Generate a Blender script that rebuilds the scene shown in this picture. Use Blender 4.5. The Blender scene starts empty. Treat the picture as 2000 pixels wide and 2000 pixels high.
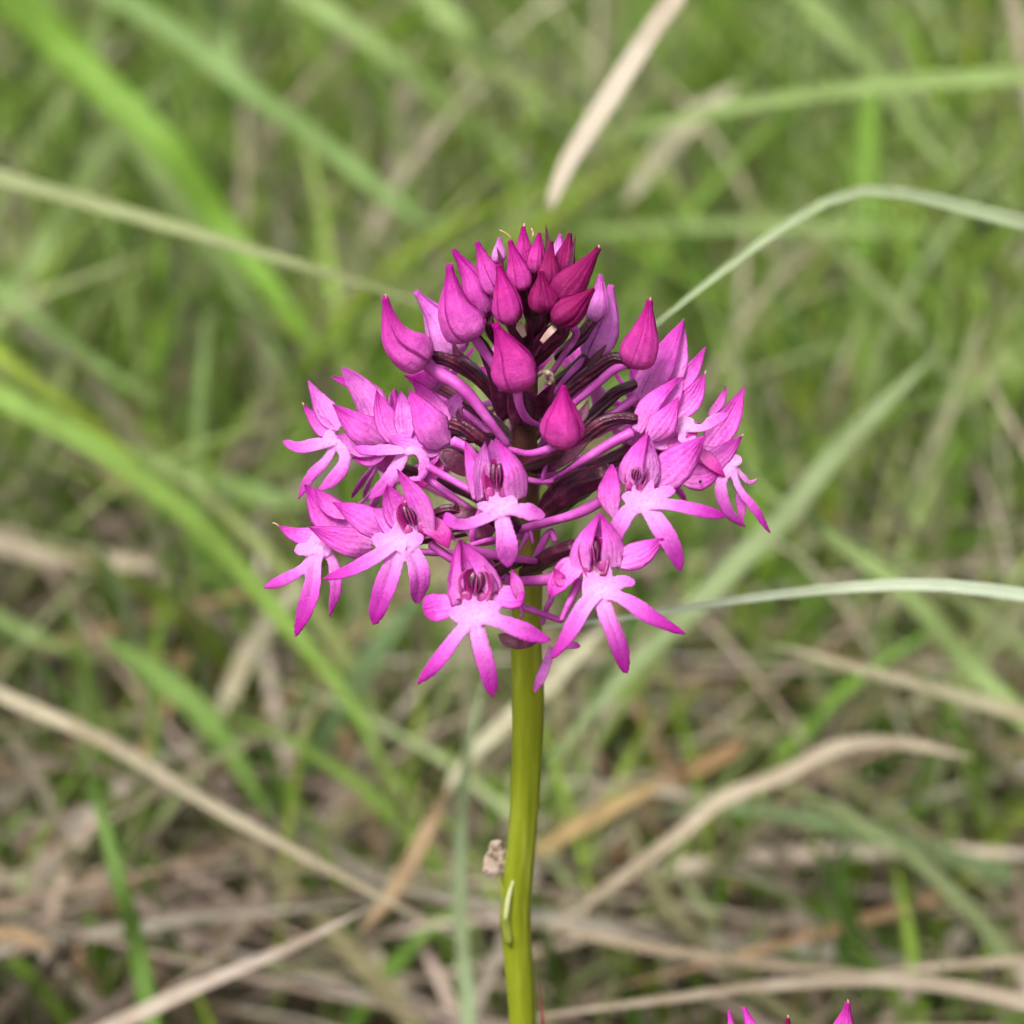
import bpy, math, random
import numpy as np
from mathutils import Vector

# ------------------------------------------------------------------ camera, sky, sun, exposure
sc = bpy.context.scene
D = 0.22                      # camera to flower axis, metres
SPX = 0.093 / 2000.0          # metres per photo pixel at that distance
PITCH = math.radians(22)
C0 = np.array([0.0, 0.0, 0.165])
RIGHT = np.array([1.0, 0, 0])
FWD = np.array([0, math.cos(PITCH), -math.sin(PITCH)])
UP = np.array([0, math.sin(PITCH), math.cos(PITCH)])
CAM = C0 - FWD * D
cam = bpy.data.cameras.new('camera')
cam_ob = bpy.data.objects.new('camera', cam)
sc.collection.objects.link(cam_ob)
cam_ob.location = CAM
cam_ob.rotation_euler = (math.radians(90) - PITCH, 0, 0)
cam.sensor_width = 36
cam.lens = 18.0 / (0.0465 / D)
cam.clip_start = 0.005
cam.clip_end = 2000
cam.dof.use_dof = True
cam.dof.focus_distance = D - 130 * SPX
cam.dof.aperture_fstop = cam.lens / 3.5
sc.camera = cam_ob

SUN_EL, SUN_AZ = math.radians(58), math.radians(215)     # azimuth clockwise from +Y
world = bpy.data.worlds.new('World')
sc.world = world
world.use_nodes = True
wn = world.node_tree
bg = wn.nodes['Background']
sky = wn.nodes.new('ShaderNodeTexSky')
sky.sky_type = 'NISHITA'
sky.sun_disc = False
sky.sun_elevation = SUN_EL
sky.sun_rotation = SUN_AZ
sky.air_density = 1.0
sky.dust_density = 4.0
sky.ozone_density = 1.0
hs = wn.nodes.new('ShaderNodeHueSaturation')             # thin overcast: a nearly white sky
hs.inputs['Saturation'].default_value = 0.22
wn.links.new(sky.outputs[0], hs.inputs['Color'])
wn.links.new(hs.outputs[0], bg.inputs['Color'])
bg.inputs['Strength'].default_value = 0.105
sun = bpy.data.lights.new('sun', 'SUN')
sun.energy = 2.2
sun.angle = math.radians(20)
sun.color = (1.0, 0.96, 0.9)
sun_ob = bpy.data.objects.new('sun', sun)
sc.collection.objects.link(sun_ob)
sdir = Vector((math.sin(SUN_AZ) * math.cos(SUN_EL), math.cos(SUN_AZ) * math.cos(SUN_EL), math.sin(SUN_EL)))
sun_ob.rotation_euler = sdir.to_track_quat('Z', 'Y').to_euler()
sc.view_settings.view_transform = 'Standard'
sc.view_settings.look = 'None'
sc.view_settings.gamma = 1.0
sc.view_settings.use_curve_mapping = False
sc.view_settings.exposure = 1.22
sc.render.engine = 'CYCLES'
sc.cycles.use_denoising = True
sc.cycles.use_adaptive_sampling = True
sc.cycles.adaptive_threshold = 0.035
sc.cycles.adaptive_min_samples = 20
sc.cycles.max_bounces = 5
sc.cycles.diffuse_bounces = 3
sc.cycles.transmission_bounces = 3
sc.cycles.caustics_reflective = False
sc.cycles.caustics_refractive = False

random.seed(4)
rng = np.random.default_rng(7)
COL = sc.collection

# ------------------------------------------------------------------ helpers
def lin(r, g, b):
    f = lambda c: (c / 255 / 12.92) if c / 255 <= 0.04045 else ((c / 255 + 0.055) / 1.055) ** 2.4
    return (f(r), f(g), f(b))

def W(p):
    """photo-scale space (x right, y up = -py, z towards the camera) -> world metres"""
    p = np.atleast_2d(np.asarray(p, float))
    dep = D - p[:, 2] * SPX
    k = (dep / D) * SPX
    return (CAM + dep[:, None] * FWD + ((p[:, 0] - 1000) * k)[:, None] * RIGHT + ((p[:, 1] + 1000) * k)[:, None] * UP)

def world_at(px, py, d):
    k = d / D * SPX
    return CAM + d * FWD + (px - 1000) * k * RIGHT + (1000 - py) * k * UP

def crop(ox, oy, sca):
    return lambda x, y, z=0.0: (ox + x / sca, -(oy + y / sca), z)
k1, k2, k3, k4 = crop(700, 420, 3.22), crop(480, 680, 3.22), crop(800, 820, 3.22), crop(1100, 560, 3.863)
k5 = crop(850, 1200, 2.414)
k6 = crop(860, 420, 5.367)
kn = crop(0, 0, 1.0)

def curve(ctrl, n):
    c = np.asarray(ctrl, float)
    if len(c) == 2:
        return c[0] + (c[1] - c[0]) * np.linspace(0, 1, n)[:, None]
    seg = np.linalg.norm(np.diff(c, axis=0), axis=1) ** 0.5 + 1e-12
    kt = np.concatenate([[0], np.cumsum(seg)])
    # natural-ish cubic Hermite with finite-difference tangents
    m = np.zeros_like(c)
    for i in range(len(c)):
        if i == 0: m[i] = (c[1] - c[0]) / (kt[1] - kt[0])
        elif i == len(c) - 1: m[i] = (c[-1] - c[-2]) / (kt[-1] - kt[-2])
        else:
            a, b = kt[i] - kt[i - 1], kt[i + 1] - kt[i]
            m[i] = ((c[i] - c[i - 1]) / a * b + (c[i + 1] - c[i]) / b * a) / (a + b)
    def at(t):
        i = np.clip(np.searchsorted(kt, t, 'right') - 1, 0, len(c) - 2)
        h = kt[i + 1] - kt[i]
        s = ((t - kt[i]) / h)[:, None]; h = h[:, None]
        return ((2 * s**3 - 3 * s**2 + 1) * c[i] + (s**3 - 2 * s**2 + s) * h * m[i]
                + (-2 * s**3 + 3 * s**2) * c[i + 1] + (s**3 - s**2) * h * m[i + 1])
    fine = at(np.linspace(0, kt[-1], 200))
    L = np.concatenate([[0], np.cumsum(np.linalg.norm(np.diff(fine, axis=0), axis=1))])
    t = np.interp(np.linspace(0, L[-1], n), L, np.linspace(0, kt[-1], 200))
    return at(t)

def norm(v):
    return v / (np.linalg.norm(v, axis=-1, keepdims=True) + 1e-15)

PROF = {
    'lobe': [(0, .72), (.25, .86), (.52, 1), (.72, .88), (.87, .62), (.96, .34), (1, .08)],
    'strap': [(0, .75), (.3, .88), (.58, 1), (.76, .94), (.89, .72), (.97, .42), (1, .15)],
    'sepal': [(0, .5), (.12, .82), (.28, 1), (.45, .93), (.62, .70), (.78, .43), (.9, .2), (1, .02)],
    'petal': [(0, .6), (.22, .95), (.42, 1), (.63, .8), (.82, .46), (.94, .19), (1, .03)],
    'round': [(0, .6), (.35, .9), (.65, 1), (.85, .86), (.95, .6), (1, .2)],
    'hood': [(0, .9), (.2, 1), (.45, .82), (.7, .5), (.88, .24), (1, .05)],
    'leaf': [(0, .7), (.2, .95), (.5, 1), (.8, .8), (.93, .45), (1, .05)],
    'band': [(0, .9), (.3, 1), (.7, 1), (1, .9)],
    'both': [(0, .1), (.1, .6), (.3, 1), (.6, .95), (.85, .6), (1, .08)],
    'blunt': [(0, .9), (.4, 1), (.85, 1), (.95, .8), (1, .35)],
    'wing': [(0, .82), (.15, .98), (.3, 1), (.55, .74), (.8, .38), (.93, .16), (1, .05)],
    'plate': [(0, .8), (.3, .86), (.6, 1), (.85, .95), (1, .6)],
    'spur': [(0, 1), (.3, .85), (.8, .7), (1, .45)],
}
def prof(name, t):
    p = np.array(PROF[name]); x = np.linspace(0, 1, 201)
    y = np.interp(x, p[:, 0], p[:, 1])
    ys = np.convolve(np.pad(y, 6, mode='edge'), np.ones(13) / 13, 'valid')
    ys[:3] = y[:3]; ys[-4:] = y[-4:]
    return np.interp(t, x, ys)

def grid_faces(n, m, off=0, flip=False):
    i, j = np.meshgrid(np.arange(n - 1), np.arange(m - 1), indexing='ij')
    a = (i * m + j).ravel() + off
    f = np.stack([a, a + 1, a + m + 1, a + m], 1)
    return f[:, ::-1] if flip else f

def sheet(ctrl, hw, pr='sepal', nrm=(0, 0, 1), cup=0.0, th=6.0, n=22, m=9, keel=0.0, wav=0.05, fold=0.0, crump=0.0):
    """a leaf-like shell with thickness: returns verts, faces, uvs per vertex"""
    P = curve(ctrl, n); t = np.linspace(0, 1, n)
    T = norm(np.gradient(P, axis=0))
    N0 = np.asarray(nrm, float)
    N0 = np.tile(N0, (n, 1)) if N0.ndim == 1 else curve(N0, n)
    N = norm(N0 - (N0 * T).sum(1, keepdims=True) * T)
    S = np.cross(T, N)
    w = hw * prof(pr, t)
    v = np.linspace(-1, 1, m)
    ph = rng.uniform(0, 6.28, 4)
    fr = rng.uniform(.7, 1.3, 4)
    F = np.zeros((n, m, 3)); B = np.zeros((n, m, 3))
    for j, vv in enumerate(v):
        wob = 1 + wav * .6 * vv * np.sin(7 * fr[0] * t + ph[0] + vv)
        if abs(cup) > 1e-3:
            c = abs(cup); sg = 1 if cup > 0 else -1
            x = w * math.sin(vv * c) / math.sin(min(c, 1.5708)); z = sg * w * (1 - math.cos(vv * c)) / math.sin(min(c, 1.5708))
            nl = N * math.cos(vv * c) - S * math.sin(vv * c) * sg
        else:
            x = w * vv; z = 0 * w; nl = N
        z = z + fold * w * abs(vv)
        z = z - keel * w * math.exp(-(vv / .16) ** 2)
        z = z + wav * hw * (np.sin(9 * fr[1] * t + ph[1]) * vv * .8 + np.sin(5 * fr[2] * t + 3 * vv + ph[2]) * .5)
        z = z + crump * hw * (np.sin(23 * fr[3] * t + 5 * vv + ph[3]) * .5 + np.sin(41 * fr[0] * t - 7 * vv + ph[1]) * .3 + np.sin(13 * vv + 6 * t + ph[0]) * .5)
        x = x * (1 + crump * .8 * abs(vv) ** 3 * np.sin(31 * fr[2] * t + ph[2] + vv * 2))
        F[:, j] = P + S * (x * wob)[:, None] + N * z[:, None]
        tk = th * (1 - .65 * vv * vv) * np.clip(.35 + 3 * (1 - t), 0, 1) * np.clip(w / (hw * .25), .15, 1)
        B[:, j] = F[:, j] - nl * tk[:, None]
    V = np.concatenate([F.reshape(-1, 3), B.reshape(-1, 3)])
    fs = [grid_faces(n, m, 0, True), grid_faces(n, m, n * m)]
    o = n * m
    rim = []
    for i in range(n - 1):
        rim.append((i * m, (i + 1) * m, o + (i + 1) * m, o + i * m))
        rim.append(((i + 1) * m + m - 1, i * m + m - 1, o + i * m + m - 1, o + (i + 1) * m + m - 1))
    for j in range(m - 1):
        rim.append((j + 1, j, o + j, o + j + 1))
        a = (n - 1) * m
        rim.append((a + j, a + j + 1, o + a + j + 1, o + a + j))
    fs.append(np.array(rim)[:, ::-1])
    uv = np.stack([np.repeat(t, m), np.tile((v + 1) / 2, n)], 1)
    return V, np.concatenate(fs), np.concatenate([uv, uv])

def tube(ctrl, rad, n=22, m=12, ridges=0, rdepth=0.0, flat=1.0, nrm=(0, 0, 1), bumps=0.0, twist=0.0):
    P = curve(ctrl, n); t = np.linspace(0, 1, n)
    rad = np.asarray(rad, float)
    r = np.interp(t, np.linspace(0, 1, len(rad)), rad) if rad.ndim else np.full(n, rad)
    T = norm(np.gradient(P, axis=0)); N0 = np.tile(np.asarray(nrm, float), (n, 1))
    N = norm(N0 - (N0 * T).sum(1, keepdims=True) * T); S = np.cross(T, N)
    a = np.linspace(0, 2 * np.pi, m, endpoint=False)
    V = np.zeros((n, m, 3)); ph = rng.uniform(0, 6.28)
    for j, aa in enumerate(a):
        rr = r * (1 + rdepth * np.cos(ridges * (aa + twist * t)) + bumps * np.sin(11 * t + 2 * aa + ph))
        V[:, j] = P + S * (rr * math.cos(aa))[:, None] + N * (rr * flat * math.sin(aa))[:, None]
    V = V.reshape(-1, 3)
    f = []
    for i in range(n - 1):
        for j in range(m):
            k = (j + 1) % m
            f.append((i * m + j, i * m + k, (i + 1) * m + k, (i + 1) * m + j))
    V = np.concatenate([V, [P[0] - T[0] * r[0] * .4, P[-1] + T[-1] * r[-1] * .8]])
    c0, c1 = n * m, n * m + 1
    for j in range(m):
        k = (j + 1) % m
        f.append((c0, k, j)); f.append((c1, (n - 1) * m + j, (n - 1) * m + k))
    uv = np.concatenate([np.stack([np.repeat(t, m), np.tile(a / 6.2832, n)], 1), [[0, .5], [1, .5]]])
    return V, f, uv

def ellipsoid(c, ax, n=10, m=12):
    c = np.asarray(c, float); A = np.asarray(ax, float)          # rows: three half-axes
    V = []; f = []
    for i in range(n + 1):
        th = math.pi * i / n
        for j in range(m):
            ph = 2 * math.pi * j / m
            V.append(c + A[0] * math.cos(th) + A[1] * math.sin(th) * math.cos(ph) + A[2] * math.sin(th) * math.sin(ph))
    for i in range(n):
        for j in range(m):
            k = (j + 1) % m
            f.append((i * m + j, i * m + k, (i + 1) * m + k, (i + 1) * m + j))
    V = np.array(V); uv = np.zeros((len(V), 2)); uv[:, 0] = np.repeat(np.linspace(0, 1, n + 1), m)
    return V, f, uv

def join(parts):
    V = []; F = []; U = []; o = 0
    for v, f, u in parts:
        V.append(v); U.append(u); F += [tuple(int(q) + o for q in ff) for ff in f]; o += len(v)
    return np.concatenate(V), F, np.concatenate(U)

class Node:
    """an object plus the world point of its origin"""
    def __init__(s, ob, org): s.ob, s.org = ob, np.asarray(org, float)

def empty(name, org, parent=None):
    o = bpy.data.objects.new(name, None); COL.objects.link(o)
    o.empty_display_size = .005
    rel = np.asarray(org) - (parent.org if parent else 0)
    o.location = rel
    if parent: o.parent = parent.ob
    return Node(o, org)

def build(name, geo, mat, parent=None, org=None, color=None, mapped=True, smooth=True, mats=None, midx=None):
    V, F, U = geo
    V = W(V) if mapped else np.asarray(V, float)
    if org is None: org = parent.org if parent else V.mean(0)
    org = np.asarray(org, float).reshape(3)
    me = bpy.data.meshes.new(name)
    me.from_pydata((V - org).tolist(), [], [tuple(map(int, f)) for f in F])
    uvl = me.uv_layers.new(name='UVMap')
    li = np.zeros(len(me.loops), dtype=np.int32); me.loops.foreach_get('vertex_index', li)
    uvl.data.foreach_set('uv', U[li].astype(np.float32).ravel())
    if smooth: me.polygons.foreach_set('use_smooth', np.ones(len(me.polygons), dtype=bool))
    for mm in (mats or [mat]): me.materials.append(mm)
    if midx is not None: me.polygons.foreach_set('material_index', np.asarray(midx, dtype=np.int32))
    me.update()
    o = bpy.data.objects.new(name, me); COL.objects.link(o)
    o.location = org - (parent.org if parent else 0)
    if parent: o.parent = parent.ob
    if color is not None: o.color = color
    return Node(o, org)

def tag(o, label=None, cat=None, group=None, kind=None):
    o = o.ob if isinstance(o, Node) else o
    for k, v in (('label', label), ('category', cat), ('group', group), ('kind', kind)):
        if v: o[k] = v

# ------------------------------------------------------------------ materials
class NT:
    def __init__(s, name):
        s.m = bpy.data.materials.new(name); s.m.use_nodes = True; s.t = s.m.node_tree
        s.t.nodes.clear()
    def n(s, typ, **kw):
        nd = s.t.nodes.new(typ)
        for k, v in kw.items(): setattr(nd, k, v)
        return nd
    def l(s, a, b): s.t.links.new(a, b)
    def math(s, op, a, b=None, clamp=False):
        nd = s.n('ShaderNodeMath', operation=op, use_clamp=clamp)
        for i, x in enumerate((a, b)):
            if x is None: continue
            if isinstance(x, (int, float)): nd.inputs[i].default_value = x
            else: s.l(x, nd.inputs[i])
        return nd.outputs[0]
    def mix(s, fac, a, b, mode='MIX'):
        nd = s.n('ShaderNodeMix', data_type='RGBA', blend_type=mode)
        for i, x in ((0, fac), (6, a), (7, b)):
            if isinstance(x, (int, float)): nd.inputs[i].default_value = x
            elif isinstance(x, tuple): nd.inputs[i].default_value = (*x[:3], 1)
            else: s.l(x, nd.inputs[i])
        return nd.outputs[2]
    def ramp(s, fac, stops):
        nd = s.n('ShaderNodeValToRGB'); cr = nd.color_ramp
        while len(cr.elements) < len(stops): cr.elements.new(.5)
        for e, (p, c) in zip(cr.elements, stops): e.position = p; e.color = (*c, 1)
        s.l(fac, nd.inputs[0]); return nd.outputs[0]
    def noise(s, vec, scale, detail=3, rough=.55):
        nd = s.n('ShaderNodeTexNoise'); nd.inputs['Scale'].default_value = scale
        nd.inputs['Detail'].default_value = detail; nd.inputs['Roughness'].default_value = rough
        if vec is not None: s.l(vec, nd.inputs['Vector'])
        return nd.outputs['Fac']
    def voronoi(s, vec, scale):
        nd = s.n('ShaderNodeTexVoronoi'); nd.inputs['Scale'].default_value = scale
        s.l(vec, nd.inputs['Vector']); return nd.outputs['Distance']
    def bump(s, h, strength, dist):
        nd = s.n('ShaderNodeBump'); nd.inputs['Strength'].default_value = strength
        nd.inputs['Distance'].default_value = dist; s.l(h, nd.inputs['Height']); return nd.outputs[0]
    def out(s, color, rough=.5, spec=.3, trans=.3, transcol=None, normal=None, sheen=0.0):
        b = s.n('ShaderNodeBsdfPrincipled')
        s.l(color, b.inputs['Base Color'])
        if isinstance(rough, float): b.inputs['Roughness'].default_value = rough
        else: s.l(rough, b.inputs['Roughness'])
        b.inputs['Specular IOR Level'].default_value = spec
        b.inputs['Sheen Weight'].default_value = sheen
        if normal is not None: s.l(normal, b.inputs['Normal'])
        o = s.n('ShaderNodeOutputMaterial')
        if trans > 0:
            t = s.n('ShaderNodeBsdfTranslucent'); s.l(transcol if transcol is not None else color, t.inputs['Color'])
            mx = s.n('ShaderNodeMixShader'); mx.inputs[0].default_value = trans
            s.l(b.outputs[0], mx.inputs[1]); s.l(t.outputs[0], mx.inputs[2]); s.l(mx.outputs[0], o.inputs[0])
        else: s.l(b.outputs[0], o.inputs[0])
        return s.m

def mat_petal():
    s = NT('petal')
    tc = s.n('ShaderNodeTexCoord'); oi = s.n('ShaderNodeObjectInfo')
    sx = s.n('ShaderNodeSeparateXYZ'); s.l(tc.outputs['UV'], sx.inputs[0]); u, v = sx.outputs[0], sx.outputs[1]
    obj = tc.outputs['Object']
    base = oi.outputs['Color']
    pale = s.mix(.75, base, (0.95, 0.50, 0.90))
    f = s.math('MULTIPLY', s.math('POWER', s.math('SUBTRACT', 1.0, u, True), 1.15), oi.outputs['Alpha'])
    c = s.mix(f, base, pale)
    n1 = s.noise(obj, 520, 4)
    c = s.mix(1.0, c, s.ramp(n1, [(.30, (.84, .58, .86)), (.5, (1, 1, 1)), (.85, (1.0, 1.0, 1.0))]), 'MULTIPLY')
    spk = s.noise(obj, 3600, 5, .7)
    c = s.mix(1.0, c, s.ramp(spk, [(.30, (.80, .50, .80)), (.5, (1, 1, 1)), (.72, (1, 1, 1))]), 'MULTIPLY')
    # lengthwise veins
    nv = s.noise(obj, 900, 2)
    w = s.math('SINE', s.math('ADD', s.math('MULTIPLY', v, 34.0), s.math('MULTIPLY', nv, 5.0)))
    vein = s.math('MULTIPLY', s.math('POWER', s.math('ADD', s.math('MULTIPLY', w, .5), .5), 6.0), .24)
    c = s.mix(vein, c, s.mix(1.0, c, (.68, .3, .6), 'MULTIPLY'))
    # darker margin, which also draws the bud seam lines, and darker pigmented tip
    e = s.math('ABSOLUTE', s.math('SUBTRACT', s.math('MULTIPLY', v, 2.0), 1.0))
    mr = s.n('ShaderNodeMapRange'); mr.inputs[1].default_value = .88; mr.inputs[2].default_value = .99
    s.l(e, mr.inputs[0]); 
    mt = s.n('ShaderNodeMapRange'); mt.inputs[1].default_value = .58; mt.inputs[2].default_value = 1.0
    s.l(u, mt.inputs[0])
    ed = s.math('MAXIMUM', s.math('MULTIPLY', mr.outputs[0], .9), s.math('MULTIPLY', mt.outputs[0], .62))
    c = s.mix(ed, c, s.mix(1.0, c, (.55, .15, .48), 'MULTIPLY'))
    h = s.math('ADD', s.math('MULTIPLY', s.voronoi(obj, 6500), .7), s.math('MULTIPLY', s.noise(obj, 2600, 5, .65), 1.2))
    h = s.math('ADD', h, s.math('MULTIPLY', w, -.3))
    return s.out(c, .36, .10, .48, normal=s.bump(h, .5, .00017))

def mat_lip():
    s = NT('lip'); tc = s.n('ShaderNodeTexCoord'); obj = tc.outputs['Object']
    oi = s.n('ShaderNodeObjectInfo')
    ln = s.n('ShaderNodeVectorMath', operation='LENGTH'); s.l(obj, ln.inputs[0])
    n1 = s.noise(obj, 500, 3)
    d = s.math('ADD', s.math('MULTIPLY', ln.outputs['Value'], 1 / .0078), s.math('MULTIPLY', s.math('SUBTRACT', n1, .5), .22))
    c = s.ramp(d, [(0.0, (.80, .42, .75)), (.20, (.74, .30, .68)), (.42, (.66, .15, .58)), (.66, (.56, .055, .47)), (.92, (.45, .014, .33))])
    c = s.mix(1.0, c, oi.outputs['Color'], 'MULTIPLY')
    spk = s.noise(obj, 3600, 5, .7)
    c = s.mix(1.0, c, s.ramp(spk, [(.30, (.80, .55, .80)), (.5, (1, 1, 1)), (.72, (1, 1, 1))]), 'MULTIPLY')
    h = s.math('ADD', s.math('MULTIPLY', s.voronoi(obj, 6500), .7), s.math('MULTIPLY', s.noise(obj, 2600, 5, .65), 1.2))
    return s.out(c, .42, .10, .40, normal=s.bump(h, .5, .00017))

def mat_simple(name, stops, nscale, rough, spec, trans, bscale, bstr, bdist, detail=3):
    s = NT(name); tc = s.n('ShaderNodeTexCoord'); obj = tc.outputs['Object']
    c = s.ramp(s.noise(obj, nscale, detail), stops)
    h = s.noise(obj, bscale, 4)
    return s.out(c, rough, spec, trans, normal=s.bump(h, bstr, bdist))

def mat_ovary():
    s = NT('ovary'); tc = s.n('ShaderNodeTexCoord'); obj = tc.outputs['Object']
    sx = s.n('ShaderNodeSeparateXYZ'); s.l(tc.outputs['UV'], sx.inputs[0]); u, v = sx.outputs[0], sx.outputs[1]
    n1 = s.noise(obj, 700, 4)
    c = s.ramp(n1, [(.3, (.028, .003, .011)), (.55, (.065, .006, .026)), (.8, (.17, .028, .05))])
    w = s.math('SINE', s.math('ADD', s.math('MULTIPLY', v, 38.0), s.math('MULTIPLY', u, 6.0)))
    h = s.math('ADD', s.noise(obj, 2600, 3), s.math('MULTIPLY', w, .5))
    return s.out(c, .42, .42, .08, normal=s.bump(h, .7, .0002))

def mat_stem():
    s = NT('stem'); tc = s.n('ShaderNodeTexCoord'); obj = tc.outputs['Object']
    sx = s.n('ShaderNodeSeparateXYZ'); s.l(tc.outputs['UV'], sx.inputs[0]); u, v = sx.outputs[0], sx.outputs[1]
    mp = s.n('ShaderNodeMapping'); mp.inputs['Scale'].default_value = (1, 1, .12); s.l(obj, mp.inputs[0])
    n1 = s.noise(mp.outputs[0], 900, 4)
    g = s.ramp(n1, [(.25, (.165, .20, .008)), (.55, (.24, .28, .016)), (.85, (.35, .39, .06))])
    # olive green below, wine red inside the flower head
    dk = s.ramp(s.noise(obj, 500, 3), [(.3, (.05, .012, .02)), (.7, (.13, .06, .03))])
    mr = s.n('ShaderNodeMapRange'); mr.interpolation_type = 'SMOOTHSTEP'
    sz = s.n('ShaderNodeSeparateXYZ'); s.l(obj, sz.inputs[0])
    mr.inputs[1].default_value = .150; mr.inputs[2].default_value = .172
    s.l(sz.outputs[2], mr.inputs[0])
    c = s.mix(mr.outputs[0], g, dk)
    h = s.math('ADD', s.noise(mp.outputs[0], 2200, 3), s.math('MULTIPLY', s.math('SINE', s.math('MULTIPLY', v, 60.0)), .25))
    return s.out(c, .42, .22, .20, normal=s.bump(h, .25, .0003))

M = {}
M['petal'] = mat_petal()
M['lip'] = mat_lip()
M['ovary'] = mat_ovary()
M['stem'] = mat_stem()
M['spur'] = mat_simple('spur', [(.3, (.44, .045, .35)), (.6, (.58, .10, .48)), (.85, (.72, .26, .63))], 500, .45, .35, .2, 2200, .4, .0002)
M['bract'] = mat_simple('bract', [(.3, (.04, .004, .018)), (.6, (.10, .01, .045)), (.85, (.26, .06, .11))], 700, .5, .35, .12, 2200, .5, .0002)
M['throat'] = mat_simple('throat', [(.3, (.16, .005, .075)), (.7, (.32, .012, .17))], 900, .35, .45, .05, 2200, .4, .0002)
M['pouch'] = mat_simple('pouch', [(.3, (.03, .001, .012)), (.7, (.12, .004, .05))], 900, .35, .45, .05, 2200, .4, .0002)
M['stigma'] = mat_simple('stigma', [(.3, (.26, .012, .14)), (.7, (.42, .04, .27))], 900, .35, .45, .2, 2200, .4, .0002)
M['withered'] = mat_simple('withered', [(.35, (.10, .07, .045)), (.5, (.36, .27, .21)), (.8, (.52, .41, .34))], 1200, .8, .1, .1, 2600, .9, .0004)
M['tip'] = mat_simple('dry_tip', [(.3, (.50, .26, .16)), (.7, (.62, .46, .28))], 900, .7, .15, .15, 2600, .5, .0002)
M['sheath'] = mat_simple('sheath', [(.3, (.17, .21, .02)), (.7, (.25, .28, .05))], 500, .5, .3, .3, 2200, .4, .0002)
M['sheath_edge'] = mat_simple('sheath_edge', [(.3, (.36, .40, .16)), (.7, (.46, .48, .26))], 500, .5, .3, .2, 2200, .3, .0002)
M['cream'] = mat_simple('cream', [(.3, (.50, .30, .27)), (.7, (.70, .50, .42))], 500, .5, .3, .2, 2200, .3, .0002)

# petal colours (rgb of the pigment, alpha = how pale the base of the petal is)
MAG = (.86, .088, .70, .9)      # open sepals
PINK = (.92, .28, .85, 1.0)     # paler, seen from the inside
BUD = (.64, .012, .35, .25)
BUDP = (.72, .034, .50, .5)
BUDD = (.33, .003, .125, .08)     # young dark buds
HOT = (.74, .028, .45, .6)

# ------------------------------------------------------------------ the setting: ground
def soil_mat():
    s = NT('soil'); tc = s.n('ShaderNodeTexCoord'); obj = tc.outputs['Object']
    c = s.ramp(s.noise(obj, 60, 6, .65), [(.25, (.022, .018, .010)), (.5, (.06, .047, .030)), (.75, (.14, .11, .075))])
    far = s.ramp(s.noise(obj, 3, 6, .65), [(.3, (.05, .075, .02)), (.6, (.09, .12, .035)), (.8, (.16, .14, .08))])
    ln = s.n('ShaderNodeVectorMath', operation='LENGTH'); s.l(obj, ln.inputs[0])
    mr = s.n('ShaderNodeMapRange'); mr.inputs[1].default_value = .7; mr.inputs[2].default_value = 1.5
    s.l(ln.outputs['Value'], mr.inputs[0])
    c = s.mix(mr.outputs[0], c, far)
    return s.out(c, .95, .1, 0, normal=s.bump(s.noise(obj, 150, 6), .8, .01))
ax = np.sign(np.linspace(-1, 1, 121)) * np.abs(np.linspace(-1, 1, 121)) ** 5 * 600
gx, gy = np.meshgrid(ax, ax, indexing='ij')
gz = .006 * np.sin(gx * 19 + 1) * np.sin(gy * 23) + .008 * np.sin(gx * 7 + 2) * np.cos(gy * 8 + 1)
gz = gz * np.clip(1 - np.hypot(gx, gy) / 8, 0, 1) - .004
ground = build('ground', (np.stack([gx, gy, gz], -1).reshape(-1, 3), grid_faces(121, 121, 0, True)[:, ::-1],
               np.zeros((121 * 121, 2))), soil_mat(), org=(0, 0, 0), mapped=False)
tag(ground, kind='structure')

# ------------------------------------------------------------------ grass
def leaf_mat(name, dry=False):
    s = NT(name); tc = s.n('ShaderNodeTexCoord'); obj = tc.outputs['Object']
    at = s.n('ShaderNodeAttribute', attribute_name='tint')
    oi = s.n('ShaderNodeObjectInfo')
    sx = s.n('ShaderNodeSeparateXYZ'); s.l(tc.outputs['UV'], sx.inputs[0]); u, v = sx.outputs[0], sx.outputs[1]
    c = s.mix(1.0, at.outputs['Color'], oi.outputs['Color'], 'MULTIPLY')
    n1 = s.noise(obj, 130, 4)
    c = s.mix(1.0, c, s.ramp(n1, [(.25, (.72, .70, .62) if not dry else (.62, .55, .48)), (.6, (1, 1, 1)), (.85, (1.0, 1.0, 1.0))]), 'MULTIPLY')
    w = s.math('SINE', s.math('MULTIPLY', v, 40.0))
    c = s.mix(s.math('MULTIPLY', s.math('POWER', s.math('ADD', s.math('MULTIPLY', w, .5), .5), 3.0), .25), c, s.mix(.2, c, (.7, .8, .5)))
    mid = s.math('ABSOLUTE', s.math('SUBTRACT', v, .5))
    mr = s.n('ShaderNodeMapRange'); mr.inputs[1].default_value = .10; mr.inputs[2].default_value = .02
    s.l(mid, mr.inputs[0])
    c = s.mix(s.math('MULTIPLY', mr.outputs[0], .3), c, s.mix(.3, c, (.8, .85, .6)))
    h = s.math('ADD', s.math('MULTIPLY', w, .4), s.noise(obj, 700, 3))
    return s.out(c, .48 if not dry else .75, .18 if not dry else .10, .32 if not dry else .18, normal=s.bump(h, .4, .0003))
M['grass'] = leaf_mat('grass'); M['straw'] = leaf_mat('straw', True)

def set_tint(ob, cols):
    at = ob.ob.data.color_attributes.new('tint', 'FLOAT_COLOR', 'POINT')
    a = np.ones((len(ob.ob.data.vertices), 4), np.float32); a[:, :3] = cols
    at.data.foreach_set('color', a.ravel())

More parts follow.
